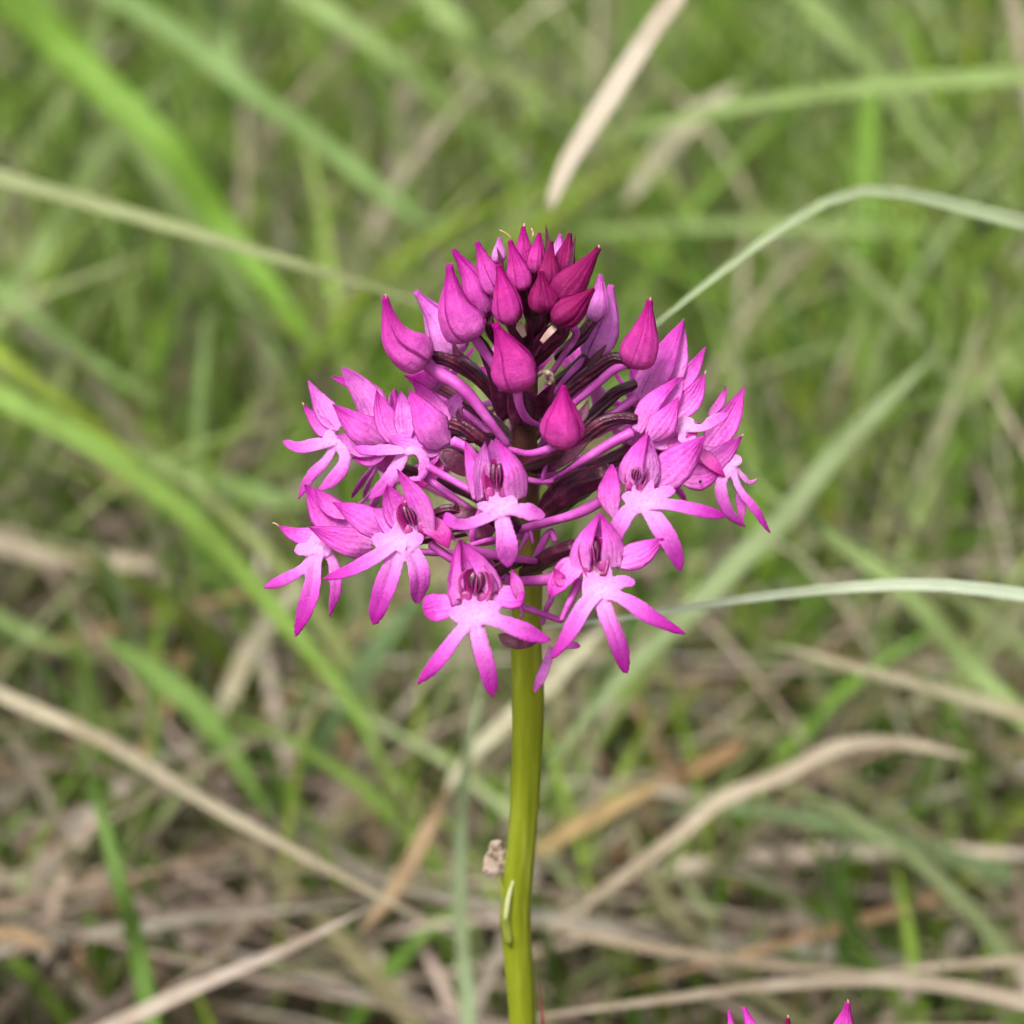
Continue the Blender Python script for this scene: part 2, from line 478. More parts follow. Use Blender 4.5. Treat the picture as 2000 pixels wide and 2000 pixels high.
def mass(name, roots, heads, bend, width, tint, mat, seg=7, flatdir=None, origin=(0, 0, 0)):
    """many grass blades in one mesh: V-folded strips with a base, a bend and a tip"""
    n = len(roots); t = np.linspace(0, 1, seg)
    P = roots[:, None] + (heads - roots)[:, None] * t[None, :, None] + bend[:, None] * (t * (1 - t) * 4)[None, :, None] \
        + bend[:, None] * np.array([0, 0, -0.0])
    T = np.gradient(P, axis=1); T /= np.linalg.norm(T, axis=2, keepdims=True)
    F = flatdir if flatdir is not None else np.stack([np.cos(rng.uniform(0, 6.28, n)), np.sin(rng.uniform(0, 6.28, n)), rng.uniform(-.2, .4, n)], 1)
    S = np.cross(T, F[:, None]); S /= np.linalg.norm(S, axis=2, keepdims=True) + 1e-12
    N = np.cross(S, T)
    w = width[:, None] * np.interp(t, [0, .15, .5, .8, 1], [.6, .95, 1, .65, .04])[None]
    L = P - S * w[..., None] + N * (.35 * w)[..., None]; R = P + S * w[..., None] + N * (.35 * w)[..., None]
    V = np.stack([L, P, R], 2).reshape(-1, 3)
    idx = np.arange(n)[:, None, None] * seg * 3
    i = np.arange(seg - 1)[None, :, None] * 3
    a = (idx + i)
    q1 = np.concatenate([a, a + 1, a + 4, a + 3], 2).reshape(-1, 4)
    q2 = np.concatenate([a + 1, a + 2, a + 5, a + 4], 2).reshape(-1, 4)
    uv = np.tile(np.stack([np.repeat(t, 3), np.tile([0, .5, 1], seg)], 1), (n, 1))
    nd = build(name, (V, np.concatenate([q1, q2]), uv), mat, org=origin, mapped=False)
    shade = np.repeat(tint, seg * 3, axis=0)
    set_tint(nd, shade)
    return nd

def pick(cols, n, p=None, jit=.18):
    c = np.array(cols)[rng.choice(len(cols), n, p=p)]
    return np.clip(c * rng.uniform(1 - jit, 1 + jit, (n, 1)) * rng.uniform(.94, 1.06, (n, 3)), 0, 1)

GREENS = [(.15, .28, .022), (.19, .325, .028), (.23, .33, .06), (.08, .17, .018), (.29, .36, .12), (.20, .28, .02), (.36, .31, .22), (.31, .37, .17), (.17, .30, .035), (.11, .22, .02), (.41, .36, .27)]
STRAWS = [(.23, .175, .14), (.28, .22, .18), (.17, .12, .095), (.12, .09, .065), (.22, .14, .075), (.33, .28, .23), (.14, .125, .06)]

def scatter_roots(n, y0, y1, half):
    y = y0 + (y1 - y0) * rng.uniform(0, 1, n) ** 1.25
    x = rng.uniform(-1, 1, n) * (half + .33 * np.maximum(y, 0))
    return np.stack([x, y, np.zeros(n)], 1)

# upright green sward behind the flower
n = 21000
r = scatter_roots(n, .12, 2.2, .26)
keep = rng.uniform(0, 1, n) < np.clip((r[:, 1] - .02) / .40, .26, 1)
r = r[keep]; n = len(r)
hgt = rng.uniform(.07, .19, n) * np.clip(.22 + r[:, 1] * 1.25, .3, 1.2)
ang = rng.uniform(0, 6.28, n); lean = rng.uniform(.1, 1.0, n) * hgt
hd = r + np.stack([np.cos(ang) * lean, np.sin(ang) * lean * .7, hgt], 1)
bd = np.stack([-np.cos(ang) * lean * .18, -np.sin(ang) * lean * .18, hgt * .12], 1)
g = mass('grass', r, hd, bd, rng.uniform(.0006, .0016, n), pick(GREENS, n, jit=.42), M['grass'])
tag(g, 'soft green meadow grass filling the ground behind the orchid', 'grass', kind='stuff')
# short sprouts all round the foot of the orchid, below the picture
n = 900
r = np.stack([rng.uniform(-.35, .35, n), rng.uniform(-.3, .2, n), np.zeros(n)], 1)
hgt = rng.uniform(.015, .055, n) * np.clip(.75 + r[:, 1] * 1.2, .35, 1)
ang = rng.uniform(0, 6.28, n); lean = rng.uniform(.1, .9, n) * hgt
hd = r + np.stack([np.cos(ang) * lean, np.sin(ang) * lean, hgt], 1)
g2 = mass('short_grass', r, hd, np.stack([-np.cos(ang) * lean * .2, -np.sin(ang) * lean * .2, hgt * .1], 1),
          rng.uniform(.0008, .0018, n), pick(GREENS, n), M['grass'])
tag(g2, 'short green grass sprouting round the foot of the orchid', 'grass', kind='stuff')
# dead thatch lying on the soil and leaning through the sward
n = 10000
r = scatter_roots(n, -.2, 2.0, .36); r[:, 2] = rng.uniform(0, .03, n) ** 1.0
ang = rng.uniform(0, 6.28, n); ln_ = rng.uniform(.05, .16, n)
el = np.abs(rng.normal(0, .22, n))
hd = r + np.stack([np.cos(ang) * ln_ * np.cos(el), np.sin(ang) * ln_ * np.cos(el), np.sin(el) * ln_], 1)
hd[:, 2] = np.minimum(hd[:, 2], .06)
nearlow = r[:, 1] < .08
hd[nearlow, 2] = np.minimum(hd[nearlow, 2], .03)
fd = np.stack([rng.normal(0, .4, n), rng.normal(0, .4, n), np.ones(n)], 1)
lt = mass('dry_grass_litter', r, hd, np.stack([rng.normal(0, .008, n), rng.normal(0, .008, n), np.abs(rng.normal(0, .006, n))], 1),
          rng.uniform(.0005, .0017, n), pick(STRAWS, n, jit=.35), M['straw'], flatdir=fd)
tag(lt, 'matted dead grass and straw covering the soil', 'litter', kind='stuff')

# single leaves that stand out of the sward
q1, q2, q3, q4 = [(lambda ox, oy: (lambda x, y: (ox + x / 1.932, oy + y / 1.932)))(a, b) for a, b in ((0, 0), (1000, 0), (0, 1000), (1000, 1000))]
def leaf(name, label, pts, d, width, rgb, dry=False, pr='leaf', fold=.16, tips=None, cat=None, up=.22):
    """one grass leaf through photo points at distance d (m, number or list); ends that leave the picture run on to the ground"""
    ds = np.interp(np.linspace(0, 1, len(pts)), np.linspace(0, 1, len(d)), d) if isinstance(d, (list, tuple)) else np.full(len(pts), d)
    ds = ds * (1 + rng.normal(0, .004, len(pts)))
    w3 = [world_at(p[0], p[1], dd) for p, dd in zip(pts, ds)]
    def run_on(a, b, p):
        if 0 <= p[0] <= 2000 and 0 <= p[1] <= 2000: return []
        tdir = (a - b); tdir /= np.linalg.norm(tdir)
        if p[1] < 0: return [a + tdir * .03, a + tdir * .06 + np.array([0, 0, -.008])]      # leaves the top of the picture: its tip is up there
        e1 = a + tdir * .02
        th = np.array([tdir[0], tdir[1], 0]); th /= max(np.linalg.norm(th), .3)
        e2 = e1 + th * .05 + np.array([0, .02, 0]); e2[2] = max(e1[2] * .55, .01)
        e3 = e2 + th * .02; e3[2] = -.004
        return [e1, e2, e3] if e1[2] > .02 else [e1]
    head = run_on(w3[0], w3[1], pts[0])[::-1]; tail = run_on(w3[-1], w3[-2], pts[-1])
    c = head + w3 + tail
    hw = width * .56 * SPX * float(np.mean(ds)) / D
    if head and tail: pr = 'band'
    elif tail and not head: c = c[::-1]
    nrm = -FWD * (1 - up) + np.array([0, 0, 1]) * up + RIGHT * rng.uniform(-.3, .3)
    geo = sheet(c, hw, pr, nrm, cup=0, th=.00028, n=56, m=7, wav=.05, fold=fold)
    root = c[0]
    nd = build(name, geo, M['straw' if dry else 'grass'], org=root, mapped=False)
    cols = np.tile(np.array(rgb), (len(geo[0]), 1))
    if tips:                                   # real discoloration towards one place on the leaf
        for u0, wdt, cc in tips:
            k = np.exp(-((geo[2][:, 0] - u0) / wdt) ** 2)[:, None]
            cols = cols * (1 - k) + np.array(cc) * k
    set_tint(nd, cols)
    tag(nd, label, cat or ('dry leaf' if dry else 'grass leaf'), 'single dry grass leaves among the sward' if dry else 'single green grass leaves among the sward')
    return nd
GB, GP, GG, GY = (.15, .29, .02), (.23, .33, .10), (.18, .29, .08), (.22, .30, .025)
SB, SG, SO, SP = (.36, .30, .22), (.27, .27, .16), (.34, .18, .07), (.35, .27, .21)
GL, DL = 'grass_leaf', 'dry_grass_leaf'
leaf(GL, 'pale olive leaf slanting from the left picture edge to behind the topmost buds', [q1(-80, 640), q1(0, 670), q1(300, 755), q1(820, 905), q1(1200, 1020), q1(1520, 1120), q1(1800, 1230)], .34, 36, (.29, .33, .15))
leaf(GL, 'broad bright green leaf running diagonally out of the upper left corner', [q1(-40, -90), q1(200, 150), q1(420, 350), q1(640, 570), q1(830, 840), q1(1000, 1060), q1(1230, 1370)], .52, 62, GB)
leaf(GL, 'pale green leaf lying just below the broad bright diagonal leaf', [q1(60, -60), q1(330, 290), q1(540, 570), q1(740, 850), q1(960, 1180), q1(1160, 1560)], .55, 44, GP)
leaf(GL, 'bluish green leaf slanting down from the top edge towards the bud tips', [q1(380, -40), q1(700, 150), q1(950, 350), q1(1250, 570), q1(1500, 770), q1(1750, 920)], .56, 44, GG)
leaf(GL, 'short pale leaf dropping from the top edge onto the bluish green leaf', [q1(780, -50), q1(840, 120), q1(900, 310)], .6, 40, GG)
leaf(GL, 'grey green leaf leaning the other way across the broad bright leaf', [q1(780, 190), q1(550, 380), q1(350, 640), q1(200, 880), q1(60, 1100), q1(-70, 1310)], .58, 44, GP)
leaf(GL, 'pale green leaf slanting beside the upright pinkish straw at the top', [q1(1120, -30), q1(1450, 200), q1(1800, 490), q1(2000, 660)], .62, 38, GP)
leaf(GL, 'broad pale leaf at top centre left of the big beige straw', [q1(1580, -40), q1(1750, 120), q1(1950, 310), q1(2150, 520)], .66, 46, GP)
leaf(DL, 'upright pinkish dead leaf standing above the left bud tips', [q1(1560, 160), q1(1525, 400), q1(1490, 700), q1(1470, 980)], .72, 44, (.33, .28, .22), True, 'both')
leaf(GL, 'grey green leaf slanting in from the left edge at mid height', [q1(-70, 1060), q1(100, 1180), q1(350, 1370), q1(650, 1540)], .52, 44, GG)
leaf(GL, 'long bright green leaf from the left edge passing under the lowest left floret', [q1(-70, 1450), q1(0, 1500), q1(300, 1650), q1(520, 1800), q1(700, 1930), q3(900, 210), q3(1020, 350), q3(1200, 560), q3(1330, 730), q3(1430, 920), q3(1500, 1180)], .41, 46, (.20, .33, .05))
leaf(GL, 'yellowish leaf close above the long bright left leaf', [q1(-60, 1290), q1(0, 1350), q1(250, 1530), q1(450, 1690), q1(640, 1880)], .46, 34, GY)
leaf(GL, 'pale leaf pointing at the left florets just below their tips', [q1(480, 1690), q1(700, 1790), q1(900, 1850), q1(1180, 1910)], .5, 40, GG, pr='both')
leaf(GL, 'thin upright green leaf left of the lowest left floret', [q1(790, 1150), q1(755, 1500), q1(745, 1850), q3(755, 300), q3(775, 520), q3(800, 800), q3(815, 1050)], .5, 24, GG, pr='both')
leaf(DL, 'big beige straw leaf hanging from the top edge above the flower', [q2(660, -70), q2(500, 160), q2(350, 400), q2(210, 620), q2(140, 790)], .33, 37, (.441, .380, .304), True, 'blunt')
leaf(GL, 'long pale leaf reaching in from the right edge near the top', [q2(2050, 285), q2(1700, 300), q2(1300, 335), q2(900, 395), q2(500, 480), q2(250, 540)], .46, 40, GP)
leaf(GL, 'arching pale green leaf bending over sharply right of the buds', [q2(440, 1320), q2(560, 1210), q2(750, 1060), q2(950, 910), q2(1130, 795), q2(1220, 750), q2(1310, 724), q2(1410, 722), q2(1580, 755), q2(1750, 800), q2(1932, 845), q2(2060, 880)], [.262, .268, .275, .28], 38, (.34, .41, .24), fold=.45)
leaf(GL, 'level pale leaf crossing behind the bud tips', [q2(200, 885), q2(700, 855), q2(1300, 865), q2(1750, 890)], .58, 28, GP, pr='both')
leaf(DL, 'short faded leaf slanting right of the big beige straw', [q2(850, 320), q2(650, 480), q2(520, 640), q2(420, 780)], .56, 42, (.334, .319, .213), True, 'both')
leaf(GL, 'slanting pale leaf crossing the long right-edge leaf', [q2(1060, -40), q2(1250, 150), q2(1400, 310), q2(1560, 540), q2(1720, 680)], .6, 34, GP)
leaf(GL, 'tall upright green leaf passing behind the arching leaf bend', [q2(1370, 200), q2(1335, 700), q2(1320, 1200), q2(1310, 1750)], .6, 40, GB, pr='both')
leaf(GL, 'pale leaf falling from right of the outer florets to the stem', [q2(1600, 1330), q2(1350, 1580), q2(1180, 1760), q2(1050, 1932), q4(880, 160), q4(700, 350), q4(480, 560), q4(300, 760), q4(110, 960)], .38, 42, (.213, .274, .122), pr='both')
leaf(DL, 'thin beige straw slanting down at the right edge', [q2(1740, 1270), q2(1820, 1480), q2(1960, 1720), q2(2040, 1850)], .42, 20, SB, True)
leaf(DL, 'brownish straw leaning against the thin beige one', [q2(1780, 1180), q2(1650, 1550), q2(1490, 1880)], .5, 24, SG, True, 'both')
leaf(DL, 'beige straw in the top right corner', [q2(1870, -60), q2(1905, 80), q2(1940, 260)], .5, 26, SB, True, 'both')
leaf(GL, 'dark green leaf in the gap right of the arching leaf', [q2(940, 980), q2(1100, 1300), q2(1240, 1560)], .6, 40, (.061, .129, .023), pr='both')
leaf(GL, 'narrow silvery leaf crossing the stem just under the florets', [q4(60, 440), q4(250, 420), q4(420, 400), q4(800, 340), q4(1200, 292), q4(1550, 275), q4(1932, 315), q4(2080, 345)], [.248, .25, .255], 31, (.46, .52, .39), fold=.2)
leaf(GL, 'pale green leaf descending to the right edge across the silvery leaf', [q2(850, 1690), q2(980, 1880), q4(1050, -40), q4(1250, 130), q4(1450, 270), q4(1600, 430), q4(1750, 600), q4(1932, 780), q4(2100, 930)], .385, 42, (.220, .304, .099))
leaf(GL, 'grey green leaf with a withered beige and orange tip on the right', [q4(905, 490), q4(1100, 530), q4(1300, 590), q4(1600, 670), q4(1932, 765), q4(2080, 800)], .35, 34, (.243, .274, .160), pr='leaf', tips=[(.95, .18, (.380, .334, .228)), (.72, .06, (.380, .228, .106))])
leaf(DL, 'bent beige dead leaf rising from the stem foot to the right', [q4(1750, 930), q4(1450, 870), q4(1230, 890), q4(1010, 1000), q4(800, 1080), q4(650, 1200), q4(400, 1390), q4(120, 1600)], .355, 28, SB, True, 'both')
leaf(DL, 'long beige straw lying along the bottom edge behind the small orchid', [q4(-40, 1930), q4(100, 1905), q4(500, 1850), q4(1000, 1785), q4(1400, 1765), q4(1700, 1800), q4(1932, 1850), q4(2080, 1900)], .30, 34, (.395, .327, .251), True, 'both')
leaf(DL, 'thin brown straw crossing above the long bottom straw', [q4(80, 1550), q4(500, 1640), q4(900, 1700), q4(1400, 1745)], .345, 20, (.274, .213, .152), True, 'both')
leaf(DL, 'pale straw leaving the bottom right corner region', [q4(1250, 1745), q4(1600, 1715), q4(1932, 1690), q4(2060, 1690)], .33, 26, SB, True)
leaf(DL, 'tan orange withered leaf slanting right of the stem', [q4(60, 1300), q4(300, 1160), q4(580, 1010)], .385, 34, (.357, .251, .114), True, 'both')
leaf(DL, 'short rusty leaf piece above the tan orange leaf', [q4(640, 1000), q4(750, 940), q4(890, 870)], .40, 34, (.289, .175, .084), True, 'both')
leaf(GL, 'bluish green leaf arching low across the lower right', [q4(470, 1140), q4(720, 1120), q4(1000, 1140), q4(1400, 1230), q4(1932, 1390), q4(2080, 1440)], .40, 38, (.129, .190, .076))
leaf(GL, 'upright green leaf behind the withered orange tip', [q4(1050, 60), q4(1150, 450), q4(1200, 800), q4(1235, 1120)], .5, 46, (.114, .213, .023), pr='both')
leaf(DL, 'long beige straw from the left edge down to the stem foot', [q3(-80, 650), q3(0, 690), q3(400, 870), q3(800, 1110), q3(1300, 1380), q3(1750, 1620)], .33, 31, (.357, .312, .220), True)
leaf(DL, 'pinkish straw rising from the bottom edge towards the stem', [q3(330, 1990), q3(440, 1935), q3(750, 1790), q3(1100, 1640), q3(1420, 1480)], .305, 35, (.395, .327, .274), True)
leaf(DL, 'orange brown withered leaf where two straws cross left of the stem', [q3(1360, 1590), q3(1480, 1440), q3(1560, 1310), q3(1640, 1150), q3(1690, 1020)], .345, 32, (.29, .20, .12), True, 'both')
leaf(GL, 'upright bright green leaf in the lower left', [q3(290, 850), q3(370, 1100), q3(450, 1400), q3(520, 1650), q3(570, 1950), q3(590, 2060)], .345, 38, (.114, .220, .030))
leaf(DL, 'faded leaf hanging from the lowest left floret to the straw', [q3(1150, 250), q3(950, 520), q3(840, 740), q3(690, 950)], .43, 40, (.319, .296, .205), True, 'both')
leaf(GL, 'upright grey green leaf just left of the orchid stem', [q3(1850, 560), q3(1770, 880), q3(1740, 1200), q3(1735, 1500), q3(1760, 1800), q3(1775, 2050)], .325, 31, (.228, .289, .152))
leaf(DL, 'faded leaf bending down behind the stem under the florets', [q4(360, 420), q4(130, 660), q3(1850, 850), q3(1730, 980), q3(1640, 1130)], .36, 34, (.350, .334, .228), True, 'both')
leaf(GL, 'grass green leaf slanting through the left middle', [q3(380, 470), q3(600, 620), q3(760, 760), q3(900, 950), q3(1040, 1180)], .42, 44, (.137, .243, .038), pr='both')
leaf(GL, 'greyish leaf leaning left under the front florets', [q3(1580, 310), q3(1400, 560), q3(1250, 800), q3(1100, 1050), q3(980, 1330)], .45, 44, (.129, .213, .076), pr='both')
leaf(DL, 'wide beige straw end at the left edge below mid height', [q3(-70, 90), q3(200, 160), q3(400, 185), q3(580, 205)], .48, 46, SB, True, 'blunt')
leaf(GL, 'light green leaf slanting in under the wide beige straw end', [q3(-80, 370), q3(200, 500), q3(430, 570)], .48, 42, GP)
leaf(DL, 'rusty straw end at the lower left edge', [q3(-60, 1590), q3(60, 1600), q3(200, 1640)], .36, 34, (.319, .213, .122), True, 'blunt')
leaf(DL, 'thin pinkish straw in the lower left tangle', [q3(180, 1600), q3(230, 1400), q3(330, 1200), q3(420, 1100)], .40, 26, (.350, .274, .213), True, 'both')

# ------------------------------------------------------------------ the orchid
def axis_pt(h):
    """point h photo-pixels above the head centre on the upright flower axis"""
    dep = D - h * SPX * math.sin(PITCH)
    x = 1030 + (h * .035 if h > 0 else -h * -.012)
    return np.array([x, -850 + h * math.cos(PITCH) * D / dep, h * math.sin(PITCH)])
base_w = W(axis_pt(-3640))[0]; base_w[2] = -.003
orchid = empty('pyramidal_orchid', base_w)
tag(orchid, 'magenta pyramidal orchid in full bloom on an upright olive stem', 'orchid')

# stem: measured centre line and width in the picture, then straight down into the soil
st = [k1(1115, 520, 140), k1(1085, 800, 95), k1(1050, 1200, 40), k1(1045, 1700, -20), kn(1030, 1130, -110), kn(1028, 1262, -165), kn(1032, 1366, -205), kn(1022, 1614, -305), kn(1007, 1780, -375), kn(1020, 1987, -465)]
lo = W(st[-1])[0]
stw = [W(p)[0] for p in st] + [lo * np.array([1, 1, 0]) + np.array([.0004, .001, z]) for z in (.07, .035, -.004)]
rads = [12, 17, 24, 28, 31, 31, 33, 29, 32, 29, 32, 35, 38]
rad_m = [r_ * SPX * (1 + .0) for r_ in rads]
Pst = curve(stw, 60)
seglen = np.concatenate([[0], np.cumsum([np.linalg.norm(np.subtract(stw[i + 1], stw[i])) for i in range(len(stw) - 1)])]); seglen /= seglen[-1]
rad60 = np.interp(np.linspace(0, 1, 60), seglen, rad_m)
stem_n = build('stem', tube(stw, rad60, n=60, m=28, ridges=7, rdepth=.022, nrm=(0, -1, 0.01), twist=.8, bumps=.012), M['stem'], parent=orchid, mapped=False)

def petal(name, parent, ctrl, width, color, pr='sepal', nrm=(0, .25, 1), cup=.35, th=6, keel=.05, wav=.08, mat='petal', n=30, crump=.022):
    return build(name, sheet(ctrl, width * .555, pr, nrm, cup, th, n=n, m=13, keel=keel, wav=wav, crump=crump), M[mat], parent=parent, color=color)

def dry_tip(parent, p, q, r=2.6):
    r *= .62
    return build('dry_tip', tube([p, tuple((np.array(p) + q) / 2 + np.array([1.5, 1.5, 0])), q], [r, r * .8, r * .9], n=8, m=8), M['tip'], parent=parent)

def bud(base, tip, width, color, phi=0.0, bendv=(0, 0), parent=orchid, ovary=None, spur=None, orad=13, srad=8, tipdry=False, name='bud'):
    base = np.array(base, float); tip = np.array(tip, float)
    mid = base * .55 + tip * .45 + np.array([bendv[0], bendv[1], 0])
    width = width * (.93 if width < 70 else .97)
    P0 = W(base)[0]
    nd = empty(name, P0, parent)
    n, m = 26, 15
    P = curve([base, mid, tip], n); t = np.linspace(0, 1, n)
    T = norm(np.gradient(P, axis=0)); N = norm(np.array([0, 0, 1.0]) - T[:, 2:3] * T); S = np.cross(T, N)
    irr = rng.uniform(.82, 1.22); blunt = rng.uniform(.04, .14)
    R = width * .5 * np.interp(t ** irr, [0, .04, .12, .22, .34, .48, .64, .78, .9, 1], [.22, .55, .86, .99, .98, .82, .55, .33, .17, blunt])
    for k in range(3):
        a0 = phi + k * 2.0944; ph = rng.uniform(0, 6.28, 3)
        V = np.zeros((2, n, m, 3)); v = np.linspace(-1, 1, m)
        for j, vv in enumerate(v):
            aa = a0 + vv * 1.32 + .25 * t
            rr = R * (1 + .065 * vv + .085 * math.cos(3 * vv * 1.32) + .03 * math.exp(-(vv / .12) ** 2)
                      + .03 * np.sin(8 * t + ph[0] + 3 * vv) + .022 * np.sin(17 * t + ph[1] - 4 * vv) + .014 * np.sin(37 * t + ph[2] + 6 * vv) * t)
            rr = rr + .6 + 1.2 * (vv + 1)
            dirv = S * np.cos(aa)[:, None] + N * np.sin(aa)[:, None]
            V[0, :, j] = P + dirv * rr[:, None]
            V[1, :, j] = P + dirv * (rr - 4.5 * np.clip(R / (width * .12), .2, 1))[:, None]
        o = n * m
        fs = [grid_faces(n, m, 0), grid_faces(n, m, o, True)]
        rim = []
        for i in range(n - 1):
            rim += [(i * m, (i + 1) * m, o + (i + 1) * m, o + i * m), ((i + 1) * m + m - 1, i * m + m - 1, o + i * m + m - 1, o + (i + 1) * m + m - 1)]
        a = (n - 1) * m
        for j in range(m - 1):
            rim += [(j + 1, j, o + j, o + j + 1), (a + j, a + j + 1, o + a + j + 1, o + a + j)]
        uv = np.stack([np.repeat(t, m), np.tile((v + 1) / 2, n)], 1)
        f = 1 + .1 * (rng.uniform() - .5)
        build('sepal', (V.reshape(-1, 3), np.concatenate(fs + [np.array(rim)]), np.concatenate([uv, uv])), M['petal'], parent=nd,
              color=(color[0] * f, color[1], color[2] * f, color[3]))
    if ovary: build('ovary', tube([tuple(base + (tip - base) * .06)] + list(ovary), [orad * .85, orad, orad, orad * .7], m=14, ridges=6, rdepth=.07, twist=2.5), M['ovary'], parent=nd)
    if spur: build('spur', tube([tuple(base + (tip - base) * .08)] + list(spur), [srad, srad * .85, srad * .7, srad * .5], m=10, bumps=.04), M['spur'], parent=nd)
    if tipdry: dry_tip(nd, tuple(tip - (tip - base) * .02), tuple(tip + np.array([rng.uniform(-2, 2), 5, 0])))
    return nd

# --- buds, read from the picture (z = towards the camera from the axis plane)
bud(k1(425, 930, 120), k1(165, 515, 190), 80, BUDP, 2.2, (-22, -8), ovary=[k1(475, 893, 105), k1(620, 935, 95), k1(780, 1050, 80), k1(930, 1230, 60)], spur=[k1(470, 970, 110), k1(650, 1085, 118), k1(820, 1290, 110), k1(940, 1450, 85)], orad=14, srad=15, tipdry=True)
bud(k1(610, 890, 30), k1(360, 480, 70), 78, PINK, 1.2, (6, 6), ovary=[k1(700, 960, 25), k1(860, 1120, 20)], spur=[k1(680, 930, 40), k1(850, 1100, 30)])
bud(k1(725, 775, 190), k1(572, 312, 235), 84, BUDP, .9, (-12, -8), ovary=[k1(790, 840, 150), k1(850, 980, 110), k1(950, 1220, 60)], spur=[k1(770, 830, 175), k1(850, 950, 160), k1(900, 1100, 130)], orad=13, srad=11)
bud(k1(800, 640, 120), k1(598, 215, 160), 66, BUDP, 1.7, (6, 8), ovary=[k1(860, 760, 95), k1(960, 900, 70)])
bud(k1(880, 500, 150), k1(745, 170, 175), 50, BUDP, .3, (-2, 2), ovary=[k1(920, 600, 130), k1(1000, 750, 100)])
bud(k1(950, 690, 215), k1(878, 310, 245), 58, BUD, 1.0, (4, 2), ovary=[k1(985, 740, 180), k1(1040, 860, 120)], orad=11)
bud(k1(1020, 480, 200), k1(952, 160, 215), 50, BUD, .5, (3, 0), ovary=[k1(1050, 560, 170), k1(1080, 680, 140)], orad=9)
bud(k1(1040, 330, 165), k1(1038, 70, 180), 38, BUD, 2.0, (0, 0), ovary=[k1(1060, 420, 150), k1(1090, 540, 135)], orad=8, tipdry=True)
bud(k1(1105, 370, 185), k1(1140, 112, 190), 38, BUD, 1.3, (0, 0), ovary=[k1(1105, 450, 165), k1(1105, 560, 140)], orad=8)
bud(k1(1185, 450, 195), k1(1212, 165, 190), 42, BUDD, .2, (0, 0), ovary=[k1(1165, 530, 170), k1(1120, 620, 135)], orad=8)
bud(k1(1275, 400, 160), k1(1330, 112, 165), 38, BUDD, 2.6, (0, 0), ovary=[k1(1230, 480, 150), k1(1140, 600, 130)], orad=8)
bud(k1(1160, 620, 230), k1(1150, 355, 250), 58, BUDD, .05, (0, 0), ovary=[k1(1150, 680, 190), k1(1100, 780, 110)], orad=10)
bud(k1(1240, 540, 215), k1(1512, 205, 235), 66, BUDD, .4, (6, 2), ovary=[k1(1200, 620, 190), k1(1120, 740, 110)], orad=11, tipdry=True)
bud(k1(1225, 670, 235), k1(1482, 465, 260), 62, BUDD, 1.5, (6, 0), ovary=[k1(1290, 720, 205), k1(1200, 830, 150), k1(1110, 930, 90)], spur=[k1(1370, 740, 180), k1(1290, 880, 140), k1(1190, 1030, 90)], orad=14, srad=9)
bud(k1(1010, 1105, 260), k1(858, 682, 310), 86, BUD, .75, (6, 4), ovary=[k1(1040, 1160, 210), k1(1070, 1240, 130), k1(1060, 1330, 60)], spur=[k1(1010, 1180, 250), k1(1050, 1270, 215), k1(1130, 1320, 150)], orad=14, srad=10)
bud(k1(1275, 1465, 285), k1(1288, 1070, 330), 82, BUD, 1.15, (2, -2), ovary=[k1(1250, 1490, 235), k1(1150, 1540, 160), k1(1050, 1590, 70)], spur=[k1(1200, 1470, 270), k1(1080, 1500, 230), k1(950, 1470, 140)], orad=14, srad=9)
bud(k1(1715, 960, 130), k1(1832, 535, 150), 72, BUD, .35, (8, 0), ovary=[k1(1610, 900, 120), k1(1480, 980, 105), k1(1330, 1100, 85), k1(1130, 1300, 55)], spur=[k1(1610, 970, 120), k1(1480, 1080, 105), k1(1330, 1210, 80), k1(1200, 1350, 50)], orad=14, srad=10, tipdry=True)
bud(k1(1475, 670, 100), k1(1525, 375, 110), 48, PINK, 1.4, (4, 0), ovary=[k1(1400, 760, 95), k1(1250, 900, 80)])
bud(k1(1440, 910, 40), k1(1590, 440, 60), 66, PINK, .5, (14, 0), ovary=[k1(1360, 980, 50), k1(1210, 1090, 45)], spur=[k1(1330, 1000, 70), k1(1190, 1160, 60)], orad=16)
bud(k1(880, 300, 120), k1(890, 140, 130), 26, PINK, 0, ovary=[k1(930, 420, 115), k1(1060, 560, 120)], orad=7)
bud(k1(1250, 330, 120), k1(1268, 120, 125), 30, PINK, .8, ovary=[k1(1210, 450, 120), k1(1130, 590, 125)], orad=7)

# bracts: narrow wine-red scales between the buds
def bract(pts, width, pr='sepal', mat='bract', cup=.5, nrm=(0, .2, 1), name='bract', th=4):
    return build(name, sheet(pts, width * .5, pr, nrm, cup, th, n=16, m=7, wav=.05), M[mat], parent=orchid)
bract([k1(1185, 330, 190), k1(1190, 180, 195), k1(1178, 50, 200)], 10)
bract([k1(1330, 370, 185), k1(1345, 250, 190), k1(1368, 118, 195)], 8)
bract([k1(905, 330, 205), k1(890, 260, 210), k1(868, 195, 210)], 8)
bract([k1(640, 960, 90), k1(615, 870, 95), k1(590, 770, 100)], 14)
bract([k1(1450, 960, 110), k1(1510, 880, 115), k1(1565, 810, 118)], 16)
bract([k1(640, 1310, 160), k1(625, 1240, 165), k1(668, 1190, 168)], 8)
bract([k1(800, 700, 130), k1(790, 570, 135), k1(750, 440, 140)], 34, cup=.8)
bract([k1(1050, 900, 120), k1(1100, 760, 150), k1(1060, 640, 175)], 40, cup=.8)
bract([k1(1130, 900, 120), k1(1180, 780, 170), k1(1240, 670, 215)], 40, cup=.6)
bract([k1(1150, 800, 205), k1(1200, 740, 222), k1(1255, 685, 228)], 14, 'round', 'cream', .2)
bract([k1(1045, 765, 190), k1(1020, 715, 200), k1(995, 680, 205)], 15, 'round', 'cream', .2)
